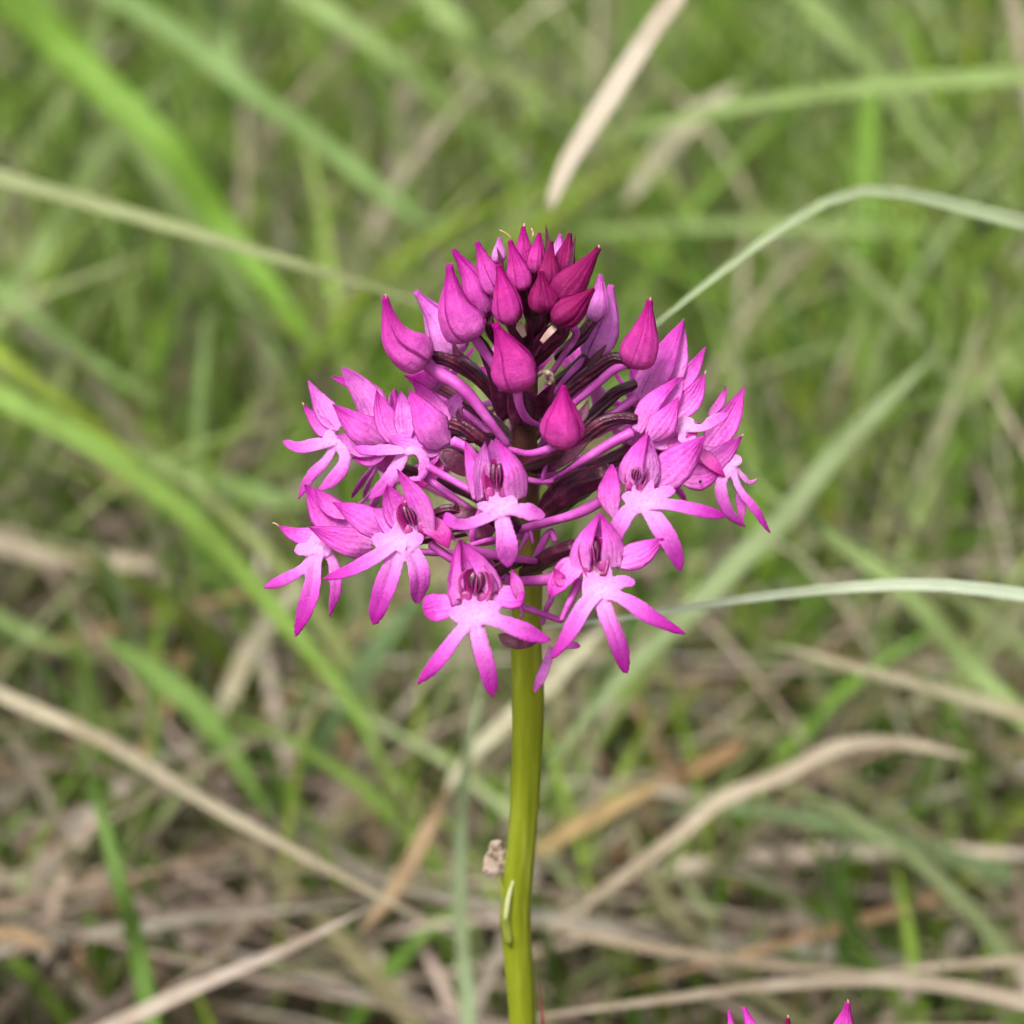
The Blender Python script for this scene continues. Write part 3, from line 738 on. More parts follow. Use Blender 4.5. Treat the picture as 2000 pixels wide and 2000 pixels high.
bract([k1(960, 780, 150), k1(970, 730, 155), k1(960, 690, 160)], 18, 'round', 'cream', .2)
bract([k1(940, 1280, 80), k1(880, 1080, 120), k1(790, 900, 140)], 44, cup=.7)
bract([k1(1060, 1300, 70), k1(990, 1220, 105), k1(950, 1080, 130)], 40, cup=.6)
bract([k1(1130, 1250, 110), k1(1180, 1150, 160), k1(1240, 1040, 200)], 38, cup=.6)
bract([k1(1150, 1270, 120), k1(1090, 1170, 150), k1(1050, 1060, 170)], 36, cup=.6, mat='bract')
bract([k1(1380, 1310, 120), k1(1430, 1210, 115), k1(1445, 1160, 110)], 22)
# withered curl of a dead floret caught between the buds
build('withered_curl', tube([k1(1130, 1010, 250), k1(1165, 985, 262), k1(1210, 1010, 262), k1(1215, 1055, 255), k1(1180, 1060, 250)], [4, 5, 6, 5, 3], n=20, m=8, bumps=.15), M['withered'], parent=orchid)
dry_tip(orchid, k1(960, 145, 216), k1(890, 95, 222), 2.4)
dry_tip(orchid, k1(1098, 135, 185), k1(1088, 85, 188), 2.6)

def lip(parent, centre, lobes, ears=(), tint=(1, 1, 1, 1), plate=None, th=7.5, voxel=.00013):
    """the three-lobed lip as one fleshy surface"""
    geos = []
    c = np.array(centre, float)
    for ctrl, width, pr, nrm, cup in lobes:
        ctrl = [tuple(np.array(p_) + np.array([0, 0, rng.uniform(4, 12) if i_ < len(ctrl) - 1 else -rng.uniform(4, 22)])) for i_, p_ in enumerate(ctrl)]
        width = width * rng.uniform(.88, 1.1)
        geos.append(sheet([tuple(c + np.array([0, 0, -1]))] + list(ctrl), width * .49, pr, nrm, -.55 if rng.uniform() < .6 else cup, th, n=24, m=11, wav=.13, keel=.22))
    for ctrl, width in ears:
        geos.append(sheet([tuple(c)] + list(ctrl), width * .5, 'strap', (0, .3, 1), .25, th * .8, n=12, m=7, wav=.03))
    if plate is not None:
        geos.append(sheet(plate[0], plate[1] * .5, 'plate', (0, .35, 1), .35, th, n=14, m=9, wav=.03))
    nd = build('lip', join(geos), M['lip'], parent=parent, org=W(c)[0], color=tint)
    rm = nd.ob.modifiers.new('remesh', 'REMESH'); rm.mode = 'VOXEL'; rm.voxel_size = voxel; rm.use_smooth_shade = True
    sm = nd.ob.modifiers.new('smooth', 'SMOOTH'); sm.factor = .5; sm.iterations = 4
    return nd

def column(parent, p, sx, sy, lean=0.0, z=0.0):
    """dark anther pouch with two pollen slits over paler stigma lobes, set in a wine-red throat"""
    x, y, z0 = p
    R = np.array([math.cos(lean), math.sin(lean), 0]); U = np.array([-math.sin(lean), math.cos(lean), 0]); Z = np.array([0, 0, 1.0])
    c = np.array([x, y, z0])
    build('throat', sheet([tuple(c - U * sy * .75 - Z * 4), tuple(c - Z * 12), tuple(c + U * sy * .8 - Z * 6)], sx * .62, 'round', (0, .2, 1), .7, 4, n=16, m=9, wav=.02), M['throat'], parent=parent)
    pods = []
    for s_ in (-1, 1):
        pods.append(ellipsoid(c + R * s_ * sx * .12 + U * sy * .30, [U * sy * .36, R * sx * .19, Z * 6]))
    mids = [ellipsoid(c + U * sy * .10 + Z * 6, [U * sy * .42, R * sx * .045, Z * 9])]
    for s_ in (-1, 1):
        mids.append(ellipsoid(c + R * s_ * sx * .30 - U * sy * .36 - Z * 4, [U * sy * .22, R * sx * .20, Z * 2.5]))
        mids.append(tube([c + R * s_ * sx * .10 + U * sy * .55 + Z * 9, c + R * s_ * sx * .16 + U * sy * .2 + Z * 12, c + R * s_ * sx * .09 - U * sy * .12 + Z * 9], [.6, .9, .6], n=8, m=6))
    cn = build('column', join(pods), M['pouch'], parent=parent)
    cn.ob['kind'] = 'stuff'
    build('stigma', join(mids), M['stigma'], parent=parent).ob['kind'] = 'stuff'

def floret(org, name='floret'):
    return empty(name, W(org)[0], orchid)
def tubes(f, ovary=None, spur=None, orad=13, srad=8):
    if ovary: build('ovary', tube(ovary, [orad * .8, orad, orad, orad * .7], m=14, ridges=6, rdepth=.07, twist=2.5), M['ovary'], parent=f)
    if spur: build('spur', tube(spur, [srad, srad * .9, srad * .8, srad * .6], m=10, bumps=.04), M['spur'], parent=f)

VN = (0, .3, 1)       # petals turned to the viewer, a little to the sky
# --- outer left floret, upper
Z = 20
f = floret(k2(800, 560, Z))
petal('petal', f, [k2(850, 520, Z - 10), k2(760, 330, Z - 5), k2(605, 118, Z + 10)], 62, PINK, 'petal', (.35, .4, 1), .5)
petal('sepal', f, [k2(880, 470, Z - 25), k2(780, 290, Z - 25), k2(545, 180, Z - 10)], 40, MAG, 'petal', (.2, .6, 1), .4)
petal('sepal', f, [k2(880, 600, Z + 18), k2(740, 520, Z + 45), k2(543, 352, Z + 48)], 62, MAG, 'sepal', (-.1, -.1, 1), -.7)
petal('sepal', f, [k2(600, 500, Z - 15), k2(510, 410, Z - 10), k2(393, 202, Z - 5)], 44, PINK, 'sepal', (.3, .3, 1), .4)
petal('petal', f, [k2(560, 540, Z - 5), k2(470, 490, Z), k2(360, 352, Z + 5)], 32, MAG, 'sepal', (.2, .3, 1), .3)
dry_tip(f, k2(362, 358, Z + 5), k2(355, 345, Z + 6), 2.4)
lip(f, k2(560, 580, Z + 12), [([k2(460, 600, Z + 16), k2(330, 625, Z + 24), k2(222, 572, Z + 30)], 30, 'lobe', (0, .6, 1), .25),
    ([k2(510, 690, Z + 10), k2(410, 800, Z + 10), k2(320, 965, Z + 12)], 24, 'lobe', (-.2, .2, 1), .3),
    ([k2(620, 680, Z + 20), k2(575, 790, Z + 28), k2(440, 912, Z + 30)], 30, 'lobe', (-.2, .2, 1), .25)], [([k2(500, 520, Z + 10)], 24)])
petal('petal', f, [k2(870, 600, Z - 8), k2(700, 610, Z - 2), k2(560, 540, Z + 2)], 46, PINK, 'petal', (0, .3, 1), .3)
petal('sepal', f, [k2(880, 640, Z - 12), k2(780, 700, Z - 6), k2(660, 690, Z)], 26, MAG, 'petal', (0, .3, 1), .3)
tubes(f, [k2(830, 540, Z - 15), k2(1000, 560, Z - 20), k2(1250, 560, Z - 10), k2(1550, 560, Z)], None)
# --- second left floret
Z = 110
f = floret(k2(1150, 560, Z))
petal('sepal', f, [k2(1255, 620, Z + 20), k2(1170, 480, Z + 50), k2(1032, 262, Z + 46)], 70, MAG, 'sepal', (.3, -.1, 1), -.85)
petal('sepal', f, [k2(960, 590, Z - 10), k2(880, 450, Z - 4), k2(820, 256, Z + 4)], 48, MAG, 'sepal', (.2, .3, 1), .35)
petal('petal', f, [k2(1010, 560, Z + 2), k2(1000, 420, Z + 10), k2(975, 268, Z + 16)], 38, PINK, 'petal', (-.2, .3, 1), .6)
petal('sepal', f, [k2(1260, 500, Z - 30), k2(1170, 360, Z - 26), k2(1048, 188, Z - 16)], 46, MAG, 'sepal', (.2, .5, 1), .4)
lip(f, k2(1000, 640, Z + 22), [([k2(900, 640, Z + 28), k2(780, 640, Z + 38), k2(678, 620, Z + 44)], 30, 'lobe', (0, .7, .8), .25),
    ([k2(960, 720, Z + 24), k2(890, 830, Z + 30), k2(765, 955, Z + 30)], 36, 'lobe', (-.2, .2, 1), .35),
    ([k2(1090, 640, Z + 34), k2(1130, 720, Z + 42), k2(1085, 800, Z + 36), k2(1030, 805, Z + 20)], 34, 'strap', (.2, .5, 1), .3)])
petal('petal', f, [k2(1250, 610, Z - 2), k2(1080, 600, Z + 6), k2(890, 560, Z + 8)], 50, PINK, 'petal', (0, .3, 1), .3)
petal('petal', f, [k2(1210, 600, Z + 6), k2(1150, 680, Z + 8), k2(1120, 800, Z + 4)], 36, MAG, 'petal', (.2, .3, 1), .3)
petal('sepal', f, [k2(1230, 690, Z - 10), k2(1180, 790, Z - 4), k2(1080, 880, Z)], 24, HOT, 'petal', (0, .2, 1), .3)
tubes(f, [k1(575, 1310, 150), k1(660, 1335, 150), k1(760, 1400, 145), k1(870, 1480, 120)], [k1(590, 1420, 160), k1(690, 1470, 160), k1(760, 1560, 150), k1(900, 1700, 110)], 15, 10)
# --- outer left floret, lower
Z = 60
f = floret(k2(760, 1180, Z))
petal('sepal', f, [k2(720, 1160, Z - 8), k2(540, 1050, Z + 6), k2(368, 858, Z + 16)], 74, MAG, 'petal', (.2, .4, 1), -.4)
petal('petal', f, [k2(640, 1060, Z + 6), k2(500, 990, Z + 18), k2(430, 870, Z + 14)], 26, MAG, 'sepal', (.2, .4, 1), .3)
petal('sepal', f, [k2(800, 1240, Z + 14), k2(620, 1210, Z + 46), k2(392, 1122, Z + 56)], 56, MAG, 'sepal', (-.1, .1, 1), -.6)
petal('sepal', f, [k2(470, 1200, Z - 10), k2(330, 1180, Z - 6), k2(200, 1115, Z)], 36, MAG, 'sepal', (0, .5, 1), .4)
dry_tip(f, k2(205, 1118, Z), k2(170, 1100, Z + 2), 2.4)
lip(f, k2(450, 1250, Z + 22), [([k2(370, 1370, Z + 20), k2(250, 1440, Z + 26), k2(95, 1510, Z + 32)], 30, 'lobe', (-.2, .5, 1), .25),
    ([k2(430, 1400, Z + 24), k2(400, 1560, Z + 30), k2(308, 1822, Z + 30)], 40, 'lobe', (-.2, .3, 1), .3),
    ([k2(540, 1320, Z + 16), k2(570, 1500, Z + 16), k2(525, 1700, Z + 16)], 32, 'lobe', (.2, .2, 1), .25)],
    [([k2(300, 1275, Z + 22)], 30), ([k2(520, 1270, Z + 18)], 30)], plate=([k2(520, 1135, Z + 10), k2(440, 1300, Z + 24)], 52))
petal('petal', f, [k2(800, 1200, Z - 4), k2(620, 1150, Z + 2), k2(440, 1060, Z + 6)], 50, PINK, 'petal', (0, .3, 1), .3)
tubes(f, [k2(800, 1190, Z - 15), k2(950, 1200, Z - 20), k2(1200, 1180, Z), k2(1500, 1120, Z)], [k2(820, 1240, Z - 20), k2(1000, 1270, Z - 20), k2(1250, 1290, Z - 5), k2(1560, 1290, Z)])
# --- left floret in front of it
Z = 180
f = floret(k2(1050, 1120, Z))
petal('sepal', f, [k2(920, 1150, Z - 4), k2(740, 1060, Z + 18), k2(545, 970, Z + 22)], 58, MAG, 'sepal', (0, .3, 1), -.5)
petal('petal', f, [k2(1000, 1130, Z - 4), k2(930, 980, Z + 4), k2(885, 858, Z + 12)], 54, MAG, 'petal', (.2, .3, 1), .4)
petal('sepal', f, [k2(1150, 1180, Z + 14), k2(1080, 980, Z + 36), k2(950, 758, Z + 38)], 44, MAG, 'petal', (-.5, .1, 1), -.6)
petal('sepal', f, [k2(1120, 1090, Z + 8), k2(1210, 1150, Z + 16), k2(1278, 1262, Z + 18)], 44, HOT, 'petal', (.3, .4, 1), .5, wav=.12)
petal('sepal', f, [k2(1110, 1040, Z + 2), k2(1230, 1120, Z + 2), k2(1330, 1220, Z + 2)], 30, MAG, 'sepal', (.1, .4, 1), -.5, wav=.12)
petal('petal', f, [k2(1090, 1170, Z + 2), k2(960, 1120, Z + 6), k2(800, 1010, Z + 6)], 56, PINK, 'petal', (0, .3, 1), .3)
column(f, k2(1045, 1085, Z + 22), 44, 52, .35)
lip(f, k2(960, 1220, Z + 30), [([k2(850, 1290, Z + 34), k2(680, 1385, Z + 42), k2(478, 1452, Z + 48)], 32, 'lobe', (-.1, .5, 1), .25),
    ([k2(930, 1340, Z + 32), k2(870, 1520, Z + 36), k2(795, 1748, Z + 34)], 46, 'strap', (-.1, .3, 1), .3),
    ([k2(1040, 1280, Z + 30), k2(1090, 1430, Z + 34), k2(1075, 1615, Z + 30)], 46, 'lobe', (.2, .3, 1), .35)],
    [([k2(860, 1210, Z + 30), k2(785, 1190, Z + 30)], 34), ([k2(1130, 1190, Z + 28)], 30)], plate=([k2(1020, 1095, Z + 10), k2(960, 1280, Z + 34)], 60))
tubes(f, [k2(1180, 1060, Z - 10), k2(1260, 1020, Z), k2(1400, 1040, Z - 10), k2(1560, 1100, Z - 50)], [k2(1160, 1230, Z - 5), k2(1300, 1330, Z - 5), k2(1450, 1420, Z - 20), k2(1650, 1450, Z - 80)], 14, 9)
# --- centre front floret
Z = 265
f = floret(k3(545, 440, Z))
petal('sepal', f, [k3(425, 500, Z + 4), k3(385, 320, Z + 8), k3(345, 120, Z - 4)], 32, MAG, 'wing', (-.7, .1, 1), -.5)
petal('petal', f, [k3(470, 500, Z + 2), k3(455, 300, Z + 16), k3(478, 132, Z + 22)], 44, PINK, 'wing', (.5, .2, 1), .5)
petal('sepal', f, [k3(545, 460, Z - 14), k3(535, 290, Z - 4), k3(518, 128, Z + 14)], 62, PINK, 'hood', (0, .1, 1), .7)
petal('petal', f, [k3(640, 480, Z), k3(600, 300, Z + 12), k3(535, 125, Z + 22)], 30, PINK, 'petal', (-.5, .2, 1), .4)
petal('sepal', f, [k3(690, 500, Z + 6), k3(672, 330, Z + 26), k3(556, 128, Z + 28)], 54, MAG, 'wing', (.6, .1, 1), -.7)
column(f, k3(548, 395, Z + 16), 46, 58)
lip(f, k3(575, 555, Z + 26), [([k3(480, 615, Z + 32), k3(360, 655, Z + 44), k3(260, 635, Z + 52), k3(222, 575, Z + 54)], 31, 'strap', (0, .5, 1), .3),
    ([k3(595, 680, Z + 34), k3(610, 790, Z + 42), k3(630, 930, Z + 40)], 44, 'strap', (0, .3, 1), .3),
    ([k3(660, 555, Z + 32), k3(760, 572, Z + 42), k3(862, 600, Z + 46)], 38, 'strap', (.1, .5, 1), .3)],
    [([k3(480, 545, Z + 28), k3(415, 535, Z + 30)], 22), ([k3(680, 495, Z + 22)], 28)], plate=([k3(560, 445, Z + 6), k3(570, 600, Z + 30)], 50))
tubes(f, [k3(560, 460, Z - 20), k3(600, 560, Z - 70), k3(640, 640, Z - 130), k3(720, 720, Z - 200)], [k3(480, 500, Z - 20), k3(400, 760, Z - 80), k3(640, 740, Z - 140), k3(760, 700, Z - 200)], 14, 8)
# --- front floret, lower left of the stem
Z = 280
f = floret(k3(400, 1100, Z))
petal('sepal', f, [k3(410, 1130, Z - 12), k3(365, 960, Z - 4), k3(318, 752, Z + 14)], 88, MAG, 'hood', (0, .1, 1), .65)
petal('petal', f, [k3(300, 1130, Z + 4), k3(285, 960, Z + 10), k3(316, 762, Z + 18)], 30, MAG, 'wing', (-.4, .1, 1), -.5)
petal('petal', f, [k3(540, 1080, Z + 4), k3(470, 940, Z + 12), k3(326, 756, Z + 20)], 42, MAG, 'wing', (.4, .2, 1), -.5)
petal('sepal', f, [k3(310, 1150, Z - 6), k3(200, 1170, Z + 4), k3(85, 1190, Z + 12)], 52, MAG, 'round', (0, .3, 1), -.3)
petal('sepal', f, [k3(530, 1080, Z - 6), k3(620, 1110, Z + 6), k3(722, 1105, Z + 8)], 48, MAG, 'round', (0, .3, 1), -.3)
petal('sepal', f, [k3(700, 1130, Z + 4), k3(670, 1030, Z + 10), k3(640, 930, Z + 6)], 26, MAG, 'sepal', (.5, .2, 1), .4)
column(f, k3(415, 1060, Z + 14), 56, 50, -.12)
lip(f, k3(410, 1240, Z + 26), [([k3(310, 1330, Z + 30), k3(180, 1500, Z + 38), k3(40, 1668, Z + 44)], 38, 'lobe', (-.3, .4, 1), .3),
    ([k3(440, 1380, Z + 32), k3(490, 1560, Z + 38), k3(525, 1750, Z + 36)], 46, 'strap', (0, .3, 1), .3),
    ([k3(560, 1260, Z + 32), k3(720, 1320, Z + 42), k3(900, 1385, Z + 46)], 38, 'strap', (.1, .5, 1), .3)],
    [([k3(320, 1220, Z + 26), k3(245, 1240, Z + 28)], 36), ([k3(500, 1190, Z + 24), k3(585, 1170, Z + 24)], 32)], plate=([k3(420, 1105, Z + 6), k3(410, 1290, Z + 30)], 66))
tubes(f, [k3(420, 1110, Z - 20), k3(500, 1000, Z - 60), k3(600, 920, Z - 130), k3(720, 880, Z - 220)], [k3(330, 800, Z - 30), k3(420, 830, Z - 40), k3(560, 855, Z - 60), k3(800, 890, Z - 130)], 13, 10)
# --- front floret, lower right of the stem
Z = 260
f = floret(k3(1160, 900, Z))
petal('sepal', f, [k3(1200, 920, Z - 14), k3(1195, 780, Z - 6), k3(1200, 590, Z + 10)], 76, PINK, 'hood', (0, .1, 1), .65)
petal('petal', f, [k3(1050, 980, Z + 6), k3(1085, 790, Z + 20), k3(1195, 578, Z + 20)], 46, MAG, 'wing', (-.5, .1, 1), -.6)
petal('petal', f, [k3(1300, 930, Z + 4), k3(1285, 780, Z + 14), k3(1206, 590, Z + 18)], 50, MAG, 'wing', (.5, .2, 1), -.5)
petal('sepal', f, [k3(1290, 890, Z - 4), k3(1430, 850, Z + 10), k3(1597, 745, Z + 18)], 48, MAG, 'petal', (.1, .2, 1), -.45)
petal('sepal', f, [k3(1060, 900, Z), k3(960, 1000, Z + 8), k3(875, 1110, Z + 10)], 50, MAG, 'petal', (-.3, .3, 1), .6, wav=.14)
petal('sepal', f, [k3(1000, 1000, Z + 8), k3(960, 1010, Z + 14), k3(905, 930, Z + 18)], 22, HOT, 'sepal', (-.3, .3, 1), .4, wav=.14)
column(f, k3(1160, 865, Z + 16), 50, 52, .12)
lip(f, k3(1190, 1080, Z + 28), [([k3(1110, 1160, Z + 32), k3(1010, 1330, Z + 42), k3(885, 1508, Z + 46)], 42, 'lobe', (-.3, .4, 1), .3),
    ([k3(1240, 1210, Z + 34), k3(1310, 1390, Z + 42), k3(1372, 1610, Z + 40)], 46, 'lobe', (.1, .3, 1), .3),
    ([k3(1320, 1110, Z + 34), k3(1530, 1230, Z + 42), k3(1745, 1352, Z + 44)], 38, 'lobe', (.2, .5, 1), .3)],
    [([k3(1320, 1020, Z + 26), k3(1430, 1030, Z + 28)], 30), ([k3(1100, 1110, Z + 26), k3(1085, 1120, Z + 26)], 26)], plate=([k3(1180, 905, Z + 4), k3(1195, 1140, Z + 32)], 68))
tubes(f, [k3(1040, 790, Z - 30), k3(940, 830, Z - 60), k3(840, 890, Z - 120), k3(720, 960, Z - 200)], [k3(1060, 960, Z - 20), k3(900, 1000, Z - 50), k3(690, 1015, Z - 110), k3(560, 1000, Z - 200)], 17, 12)
build('spur', tube([k3(1070, 1010, Z - 10), k3(1010, 1140, Z + 0), k3(955, 1260, Z + 4)], [9, 8, 5], m=10), M['spur'], parent=f)
# --- right front floret
Z = 220
f = floret(k4(560, 1480, Z))
petal('sepal', f, [k4(470, 1500, Z + 6), k4(520, 1330, Z + 22), k4(640, 1090, Z + 24)], 50, MAG, 'wing', (-.4, .1, 1), -.6)
petal('petal', f, [k4(580, 1500, Z - 8), k4(600, 1340, Z), k4(645, 1120, Z + 16)], 58, PINK, 'petal', (.1, .1, 1), .6)
petal('petal', f, [k4(660, 1500, Z + 2), k4(670, 1360, Z + 12), k4(660, 1180, Z + 20)], 40, PINK, 'petal', (.4, .2, 1), -.4)
petal('sepal', f, [k4(680, 1500, Z - 10), k4(850, 1350, Z + 10), k4(1078, 1118, Z + 22)], 70, MAG, 'sepal', (.2, .2, 1), -.5)
petal('sepal', f, [k4(375, 1745, Z + 10), k4(340, 1560, Z + 22), k4(368, 1338, Z + 14)], 44, MAG, 'both', (-.4, .2, 1), -.5)
column(f, k4(548, 1450, Z + 16), 36, 44, -.2)
lip(f, k4(610, 1640, Z + 28), [([k4(500, 1690, Z + 34), k4(430, 1800, Z + 40), k3(1278, 795, Z + 42)], 44, 'lobe', (-.3, .4, 1), .3),
    ([k4(700, 1760, Z + 34), k3(1640, 770, Z + 42), k3(1715, 962, Z + 40)], 44, 'lobe', (.1, .3, 1), .3),
    ([k4(780, 1640, Z + 32), k4(1000, 1680, Z + 40), k4(1245, 1735, Z + 42)], 31, 'lobe', (.1, .6, 1), .3)],
    [([k4(740, 1560, Z + 24), k4(855, 1525, Z + 24)], 30), ([k4(500, 1590, Z + 28), k4(435, 1590, Z + 30)], 28)], plate=([k4(600, 1465, Z + 4), k4(610, 1690, Z + 32)], 56))
tubes(f, [k3(1250, 335, Z - 30), k3(1150, 370, Z - 50), k3(1040, 430, Z - 80), k3(870, 580, Z - 150)], [k3(1230, 500, Z - 20), k3(1050, 590, Z - 40), k3(880, 640, Z - 70), k3(650, 700, Z - 120)], 27, 11)
bract([k3(800, 620, 70), k3(900, 480, 110), k3(1100, 350, 150), k3(1290, 300, 170)], 34, 'both', cup=.5)
# --- right florets seen from the side
Z = 40
f = floret(k4(570, 820, Z))
petal('sepal', f, [k4(560, 860, Z + 4), k4(700, 620, Z + 14), k4(912, 238, Z + 10)], 62, MAG, 'sepal', (-.3, .2, 1), -.4)
petal('petal', f, [k4(640, 840, Z + 2), k4(790, 660, Z), k4(915, 280, Z)], 54, PINK, 'petal', (.3, .3, 1), .5)
petal('sepal', f, [k4(760, 830, Z - 6), k4(950, 660, Z - 2), k4(1078, 448, Z)], 36, MAG, 'sepal', (.2, .4, 1), .3)
petal('petal', f, [k4(620, 860, Z + 10), k4(780, 770, Z + 14), k4(900, 680, Z + 12)], 34, MAG, 'petal', (.1, .3, 1), -.4)
petal('sepal', f, [k4(600, 900, Z - 12), k4(720, 800, Z - 12), k4(980, 620, Z - 10)], 60, PINK, 'petal', (.1, .4, 1), .3)
tubes(f, [k4(550, 730, Z - 5), k4(400, 800, Z - 5), k4(290, 900, Z), k4(120, 1080, Z)], [k4(560, 830, Z), k4(430, 920, Z), k4(300, 1010, Z), k4(100, 1180, Z)], 13, 9)
Z = 120
f = floret(k4(560, 1060, Z))
petal('sepal', f, [k4(545, 1090, Z + 4), k4(650, 880, Z + 22), k4(872, 688, Z + 20)], 42, MAG, 'petal', (-.4, .3, 1), -.6)
petal('petal', f, [k4(640, 1040, Z + 4), k4(800, 860, Z + 6), k4(910, 690, Z + 8)], 38, PINK, 'petal', (.2, .3, 1), .4)
petal('sepal', f, [k4(650, 1150, Z + 24), k4(760, 1020, Z + 44), k4(875, 828, Z + 40)], 52, MAG, 'sepal', (0, .1, 1), -.7)
petal('sepal', f, [k4(850, 980, Z - 6), k4(980, 830, Z), k4(1068, 645, Z + 2)], 42, MAG, 'sepal', (.2, .3, 1), .35)
dry_tip(f, k4(1068, 655, Z + 2), k4(1072, 638, Z + 2), 2.6)
lip(f, k4(920, 1060, Z + 14), [([k4(1050, 1060, Z + 16), k4(1150, 1000, Z + 20), k4(1255, 948, Z + 22)], 28, 'strap', (.1, .6, 1), .25),
    ([k4(900, 1140, Z + 22), k4(960, 1160, Z + 34), k4(1010, 1120, Z + 42)], 24, 'strap', (.1, .5, 1), .25)], [([k4(980, 990, Z + 14)], 24)], plate=([k4(820, 1055, Z + 10), k4(960, 1020, Z + 16)], 34))
petal('petal', f, [k4(640, 1160, Z + 2), k4(830, 1120, Z + 6), k4(1040, 1030, Z + 6)], 46, PINK, 'petal', (.1, .3, 1), .3)
petal('petal', f, [k4(790, 1180, Z + 10), k4(900, 1170, Z + 18), k4(1020, 1100, Z + 22)], 24, HOT, 'petal', (.1, .5, 1), .2)
tubes(f, [k4(560, 1000, Z), k4(440, 990, Z), k4(300, 1030, Z), k4(120, 1170, Z - 20), k4(-60, 1260, Z - 60)], [k4(520, 1100, Z), k4(380, 1170, Z - 5), k4(200, 1280, Z - 10), k4(-60, 1440, Z - 40)], 14, 11)
Z = 70
f = floret(k4(1000, 1350, Z))
petal('sepal', f, [k4(1060, 1250, Z - 6), k4(1220, 1050, Z), k4(1372, 748, Z + 6)], 50, MAG, 'sepal', (.2, .3, 1), .4)
petal('petal', f, [k4(1100, 970, Z + 6), k4(1180, 880, Z + 8), k4(1232, 748, Z + 10)], 16, MAG, 'petal', (0, .3, 1), .3)
petal('sepal', f, [k4(1060, 1370, Z + 10), k4(1210, 1260, Z + 20), k4(1355, 1120, Z + 22)], 42, MAG, 'sepal', (.2, .3, 1), -.5)
dry_tip(f, k4(1345, 1128, Z + 22), k4(1358, 1115, Z + 22), 2.4)
low = petal('sepal', f, [k4(900, 1440, Z + 6), k4(1050, 1430, Z + 26), k4(1200, 1380, Z + 30)], 48, MAG, 'petal', (0, .1, 1), -.5)
build('dark_spot', ellipsoid(k4(1034, 1470, Z + 34), [np.array([0, 3.6, 0]), np.array([3.2, 0, 0]), np.array([0, 0, 2.0])]), M['pouch'], parent=f)
petal('petal', f, [k4(1020, 1230, Z + 24), k4(1120, 1330, Z + 34), k4(1222, 1432, Z + 34)], 26, HOT, 'petal', (.2, .4, 1), .2)
lip(f, k4(1270, 1330, Z + 20), [([k4(1190, 1480, Z + 24), k4(1240, 1680, Z + 30), k4(1385, 1822, Z + 28)], 32, 'lobe', (-.1, .3, 1), .3),
    ([k4(1330, 1520, Z + 22), k4(1450, 1680, Z + 28), k4(1580, 1880, Z + 26)], 25, 'lobe', (.1, .3, 1), .3),
    ([k4(1370, 1440, Z + 6), k4(1410, 1470, Z), k4(1470, 1440, Z)], 16, 'lobe', (.1, .5, 1), .2)], [([k4(1350, 1285, Z + 18)], 26)])
petal('petal', f, [k4(1320, 1560, Z + 2), k4(1345, 1680, Z + 4), k4(1345, 1790, Z + 4)], 15, MAG, 'petal', (0, .3, 1), .2)
petal('petal', f, [k4(960, 1330, Z - 4), k4(1120, 1300, Z + 4), k4(1290, 1240, Z + 8)], 50, PINK, 'petal', (.1, .3, 1), .3)
tubes(f, [k4(960, 1240, Z - 10), k4(800, 1230, Z - 15), k4(500, 1290, Z - 15), k4(100, 1440, Z - 40)], [k4(950, 1300, Z - 10), k4(700, 1290, Z - 20), k4(300, 1420, Z - 20), k4(-20, 1600, Z - 50)], 12, 9)

# --- florets on the far side of the head: same build, turned outwards round the axis
def turned_floret(base, out, size=1.0, root=None, parent=None, lean=.15, color=MAG):
    base = np.array(base, float); o = norm(np.array(out, float)); up0 = np.array([0, .93, .37])
    r = norm(np.cross(up0, o)); u = np.cross(o, r)
    q = lambda a, b, c: tuple(base + (r * a + u * b + o * c) * size)
    f = empty('floret', W(base)[0], parent)
    nn = tuple(o * .9 + u * .3)
    petal('sepal', f, [q(0, 0, -10), q(0, 50, -4), q(4, 112, 20)], 62 * size, color, 'hood', nn, .6)
    petal('sepal', f, [q(-14, 10, -8), q(-55, 40, 0), q(-105, 62, 6)], 50 * size, color, 'sepal', nn, -.4)
    petal('sepal', f, [q(14, 10, -8), q(55, 40, 0), q(105, 58, 6)], 50 * size, color, 'sepal', nn, -.4)
    petal('petal', f, [q(-12, 4, 0), q(-26, 50, 14), q(-4, 100, 26)], 30 * size, PINK, 'petal', nn, .5)
    petal('petal', f, [q(12, 4, 0), q(26, 50, 14), q(6, 100, 26)], 30 * size, PINK, 'petal', nn, .5)
    lip(f, q(0, -28, 12), [([q(-40, -60, 16), q(-80, -100, 24), q(-112, -140, 26)], 38 * size, 'lobe', nn, .3),
        ([q(0, -70, 18), q(4, -120, 24), q(6, -165, 22)], 44 * size, 'strap', nn, .3),
        ([q(40, -60, 16), q(85, -92, 24), q(125, -122, 26)], 38 * size, 'lobe', nn, .3)], plate=([q(0, 2, 2), q(0, -45, 16)], 56 * size), voxel=.0003)
    if root is not None:
        rt = np.array(root, float); md = (base + rt) / 2 + np.array([0, 14, 0])
        build('ovary', tube([tuple(base), tuple(md), tuple(rt)], [11, 13, 9], m=12, ridges=6, rdepth=.07, twist=2.5), M['ovary'], parent=f)
        build('spur', tube([q(0, -10, -6), tuple(md - np.array([0, 26, 0])), tuple(rt - np.array([0, 40, 0]))], [9, 8, 6], m=10), M['spur'], parent=f)
    return f
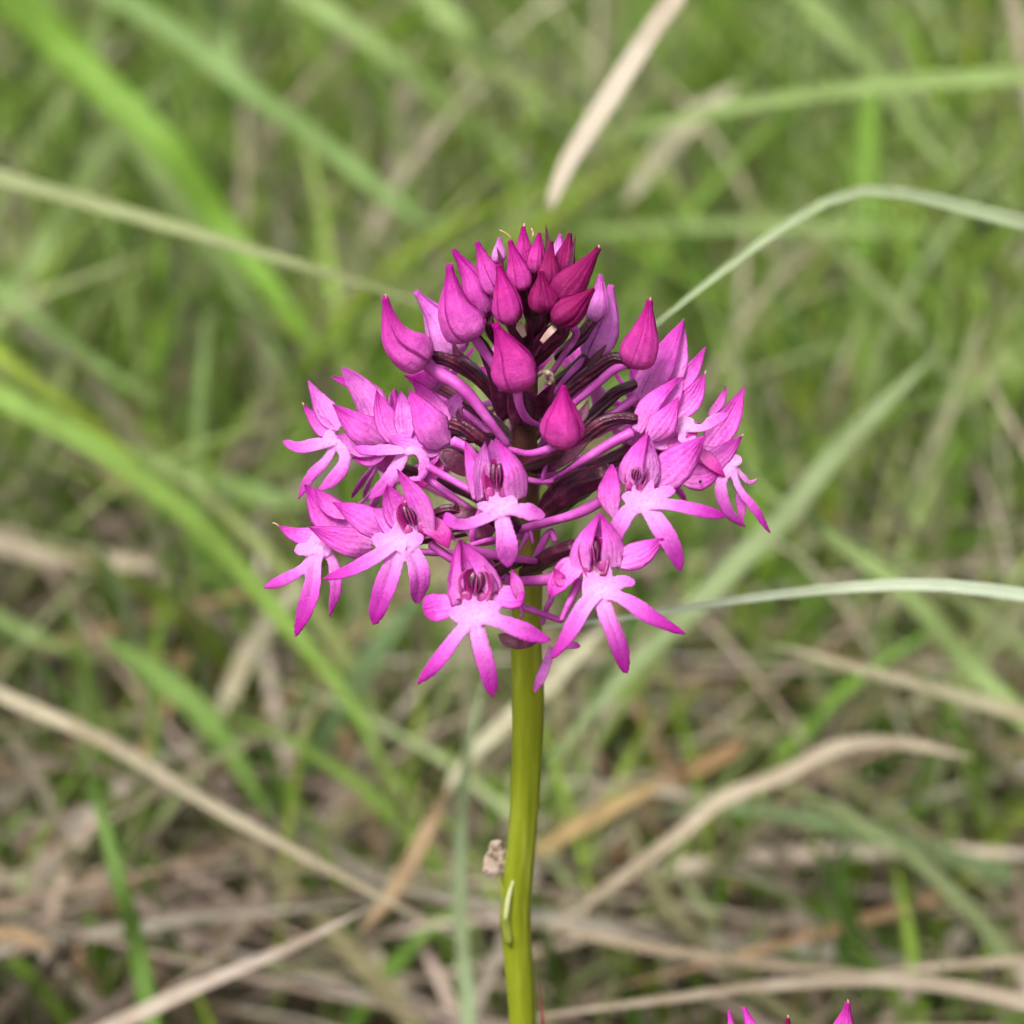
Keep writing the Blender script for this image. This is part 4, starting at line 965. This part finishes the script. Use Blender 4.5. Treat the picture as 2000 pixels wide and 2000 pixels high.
for az, h, rr in ((118, 10, 250), (152, 40, 250), (190, 0, 265), (225, 30, 255), (252, -40, 280), (135, -110, 300), (172, -120, 310), (208, -115, 300), (238, -130, 310)):
    a = math.radians(az)                                   # 0 = towards the camera, clockwise seen from above
    hor = np.array([math.sin(a), -math.sin(PITCH) * math.cos(a), math.cos(PITCH) * math.cos(a)])
    c = axis_pt(h)
    turned_floret(c + hor * rr, hor + np.array([0, .25, .1]), .92, axis_pt(h - 60) + hor * 18, orchid)

# --- spurs and threads that cross in the middle of the head
def thread(pts, r0, r1=None, mat='spur', name='spur'):
    build(name, tube(pts, [r0, (r0 + (r1 or r0)) / 2, r1 or r0 * .7], m=10, bumps=.04), M[mat], parent=orchid)
thread([k3(110, 290, 190), k3(250, 370, 190), k3(400, 450, 200)], 8, 7)
thread([k3(100, 360, 130), k3(250, 470, 140), k3(400, 580, 150)], 8, 7)
thread([k3(390, 790, 200), k3(480, 760, 190), k3(600, 745, 150)], 6, 5)
thread([k3(745, 375, 120), k3(830, 390, 140), k3(900, 385, 150)], 6, 5)
thread([k3(840, 390, 140), k3(845, 330, 150), k3(865, 270, 155)], 6, 3)
thread([k3(870, 390, 140), k3(910, 365, 150), k3(935, 345, 152)], 5, 3)
thread([k3(740, 720, 120), k3(715, 770, 125), k3(695, 820, 128)], 6, 3)
thread([k3(760, 700, 120), k3(770, 750, 125), k3(772, 780, 128)], 5, 3)
thread([k3(800, 870, 110), k3(840, 770, 120), k3(890, 700, 130), k3(915, 760, 132)], 9, 6)
thread([k3(690, 1170, 60), k3(820, 1215, 80), k3(955, 1262, 110)], 7, 6)
thread([k3(700, 1170, 70), k3(706, 1210, 72), k3(708, 1240, 74)], 4, 3)
thread([k3(900, 1110, 60), k3(860, 1190, 50), k3(835, 1280, 30)], 6, 5)
thread([k3(480, 860, 100), k3(560, 960, 60), k3(640, 1010, 20)], 7, 6)
thread([k3(530, 870, 40), k3(580, 940, 20), k3(650, 1010, 0)], 7, 6, 'bract', 'bract')
bract([k3(140, 640, 170), k3(250, 575, 185), k3(390, 590, 190), k3(480, 640, 160)], 26, 'both', cup=.5)
bract([k3(288, 570, 190), k3(292, 540, 195), k3(288, 505, 196)], 8)
bract([k3(340, 660, 160), k3(430, 700, 170), k3(540, 690, 150)], 34, 'both', cup=.5)
bract([k3(190, 200, 150), k3(280, 260, 150), k3(380, 350, 140)], 40, 'both', cup=.6)
bract([k3(720, 280, 90), k3(800, 230, 110), k3(890, 180, 130)], 26, 'both', cup=.4)
bract([k3(760, 330, 70), k3(950, 250, 100), k3(1150, 100, 120)], 30, 'both', cup=.5)
bract([k3(560, 1350, 0), k3(660, 1400, 20), k3(800, 1400, 10)], 26, 'both', cup=.4)
# lobes of florets hidden behind the stem
petal('petal', orchid, [k3(900, 1430, -40), k3(850, 1560, -35), k3(785, 1715, -30)], 18, PINK, 'lobe', VN, .2)
petal('petal', orchid, [k3(960, 1420, -60), k3(1020, 1415, -60), k3(1075, 1425, -60)], 14, MAG, 'lobe', VN, .2)
petal('petal', orchid, [k2(1290, 470, 20), k2(1300, 390, 20), k2(1360, 270, 25)], 36, PINK, 'petal', VN, .3)

# --- clasping leaf on the stem with its withered tip, and the red leaf at the foot
zz = -360
sheath = build('clasping_leaf', sheet([k5(345, 1560, zz - 0), k5(325, 1430, zz + 10), k5(335, 1310, zz + 22), k5(378, 1205, zz + 36)], 12, 'sepal', (-.5, 0, 1), -.6, 4, wav=.03), M['sheath'], parent=orchid)
build('leaf_edge', sheet([k5(330, 1440, zz + 30), k5(346, 1330, zz + 38), k5(380, 1212, zz + 44)], 5, 'petal', (-.2, 0, 1), -.3, 3, wav=.05), M['sheath_edge'], parent=sheath)
husk = [ellipsoid(k5(272, 1090, zz + 0), [np.array([10, 14, 3]), np.array([-14, 8, 2]), np.array([0, 0, 13])]),
        ellipsoid(k5(250, 1150, zz + 4), [np.array([5, 20, 3]), np.array([-17, 4, 2]), np.array([0, 0, 14])]),
        ellipsoid(k5(290, 1180, zz + 6), [np.array([2, 22, 3]), np.array([-13, 2, 2]), np.array([0, 0, 12])]),
        ellipsoid(k5(245, 1205, zz + 2), [np.array([4, 10, 3]), np.array([-18, 5, 2]), np.array([0, 0, 12])]),
        sheet([k5(300, 1120, zz + 6), k5(318, 1105, zz + 8), k5(335, 1110, zz + 8)], 5, 'sepal', (0, 0, 1), .3, 3, n=8, m=5),
        sheet([k5(260, 1180, zz + 8), k5(225, 1185, zz + 8), k5(200, 1195, zz + 6)], 6, 'sepal', (0, 0, 1), .3, 3, n=8, m=5)]
hv, hf, hu = join(husk)
hv[:, 0] += 7; hv[:, 1] -= 4
hv = hv + 1.6 * np.stack([np.sin(hv[:, 1] * .9 + hv[:, 2] * .7), np.sin(hv[:, 0] * 1.1 + hv[:, 2]), np.sin(hv[:, 0] * .8 + hv[:, 1] * .9)], 1)
build('leaf_stalk', tube([k5(296, 1200, zz + 2), k5(312, 1280, zz + 8), k5(338, 1370, zz + 14)], [4, 4.5, 6], n=12, m=8), M['sheath'], parent=sheath)
hk = build('withered_tip', (hv, hf, hu), M['withered'], parent=sheath)
hm = hk.ob.modifiers.new('remesh', 'REMESH'); hm.mode = 'VOXEL'; hm.voxel_size = .00018; hm.use_smooth_shade = True
M['red'] = mat_simple('red_leaf', [(.3, (.30, .05, .06)), (.7, (.45, .13, .11))], 300, .5, .3, .2, 1500, .4, .0003)
rp = [W(k5(480, 1700, -450))[0], W(k5(500, 1850, -470))[0], W(k5(520, 2000, -500))[0]]
rp += [rp[-1] + np.array([.002, .004, -.03]), rp[-1] + np.array([.0, .006, -.075])]
build('basal_leaf', sheet(rp[::-1], 26 * SPX, 'sepal', (.3, -1, .3), .4, .0003, n=24), M['red'], parent=orchid, mapped=False)

# ------------------------------------------------------------------ the second, smaller orchid at the lower edge
def small_axis(h):
    """h photo-pixels above the tip point of the small orchid, straight down along the world vertical"""
    w = W(kn(1545, 2010, 60))[0] + np.array([0, 0, 1]) * h * SPX
    rel = w - CAM; dep = rel @ FWD; k = dep / D * SPX
    return np.array([1000 + (rel @ RIGHT) / k, -1000 + (rel @ UP) / k, (D - dep) / SPX])
b2 = W(small_axis(0))[0]; b2[2] = -.003
orchid2 = empty('pyramidal_orchid', b2)
tag(orchid2, 'smaller magenta orchid of which only the topmost tips reach above the lower picture edge', 'orchid')
topw = W(small_axis(-40))[0]
build('stem', tube([topw, (topw + b2) / 2 + np.array([.002, .001, 0]), b2], [20 * SPX, 28 * SPX, 32 * SPX], n=40, m=20, ridges=7, rdepth=.045, nrm=(0, -1, .01)), M['stem'], parent=orchid2, mapped=False)
bud(kn(1640, 2052, 60), kn(1656, 1958, 75), 62, BUDP, .5, parent=orchid2, ovary=[small_axis(-150)], tipdry=True)
bud(kn(1535, 2040, 85), kn(1539, 1988, 90), 22, BUDD, .2, parent=orchid2, ovary=[small_axis(-90)], tipdry=True)
bud(kn(1500, 2090, 70), kn(1452, 1967, 80), 42, MAG, 1.0, parent=orchid2, ovary=[small_axis(-170)])
bud(kn(1440, 2080, 60), kn(1424, 1974, 60), 22, MAG, .3, parent=orchid2, ovary=[small_axis(-200)])
bud(kn(1580, 2090, 110), kn(1585, 2010, 125), 46, BUD, .8, parent=orchid2, ovary=[small_axis(-180)])
for az, h, rr in ((-60, -230, 190), (-20, -260, 200), (25, -250, 200), (70, -230, 190), (120, -240, 190), (180, -240, 190), (235, -240, 190), (0, -400, 240), (45, -390, 240), (-45, -400, 240), (100, -400, 240), (-100, -400, 240), (160, -400, 240), (210, -400, 240)):
    a = math.radians(az); hor = np.array([math.sin(a), -math.sin(PITCH) * math.cos(a), math.cos(PITCH) * math.cos(a)])
    turned_floret(small_axis(h) + hor * rr, hor + np.array([0, .2, .1]), .75, small_axis(h - 60) + hor * 14, orchid2)
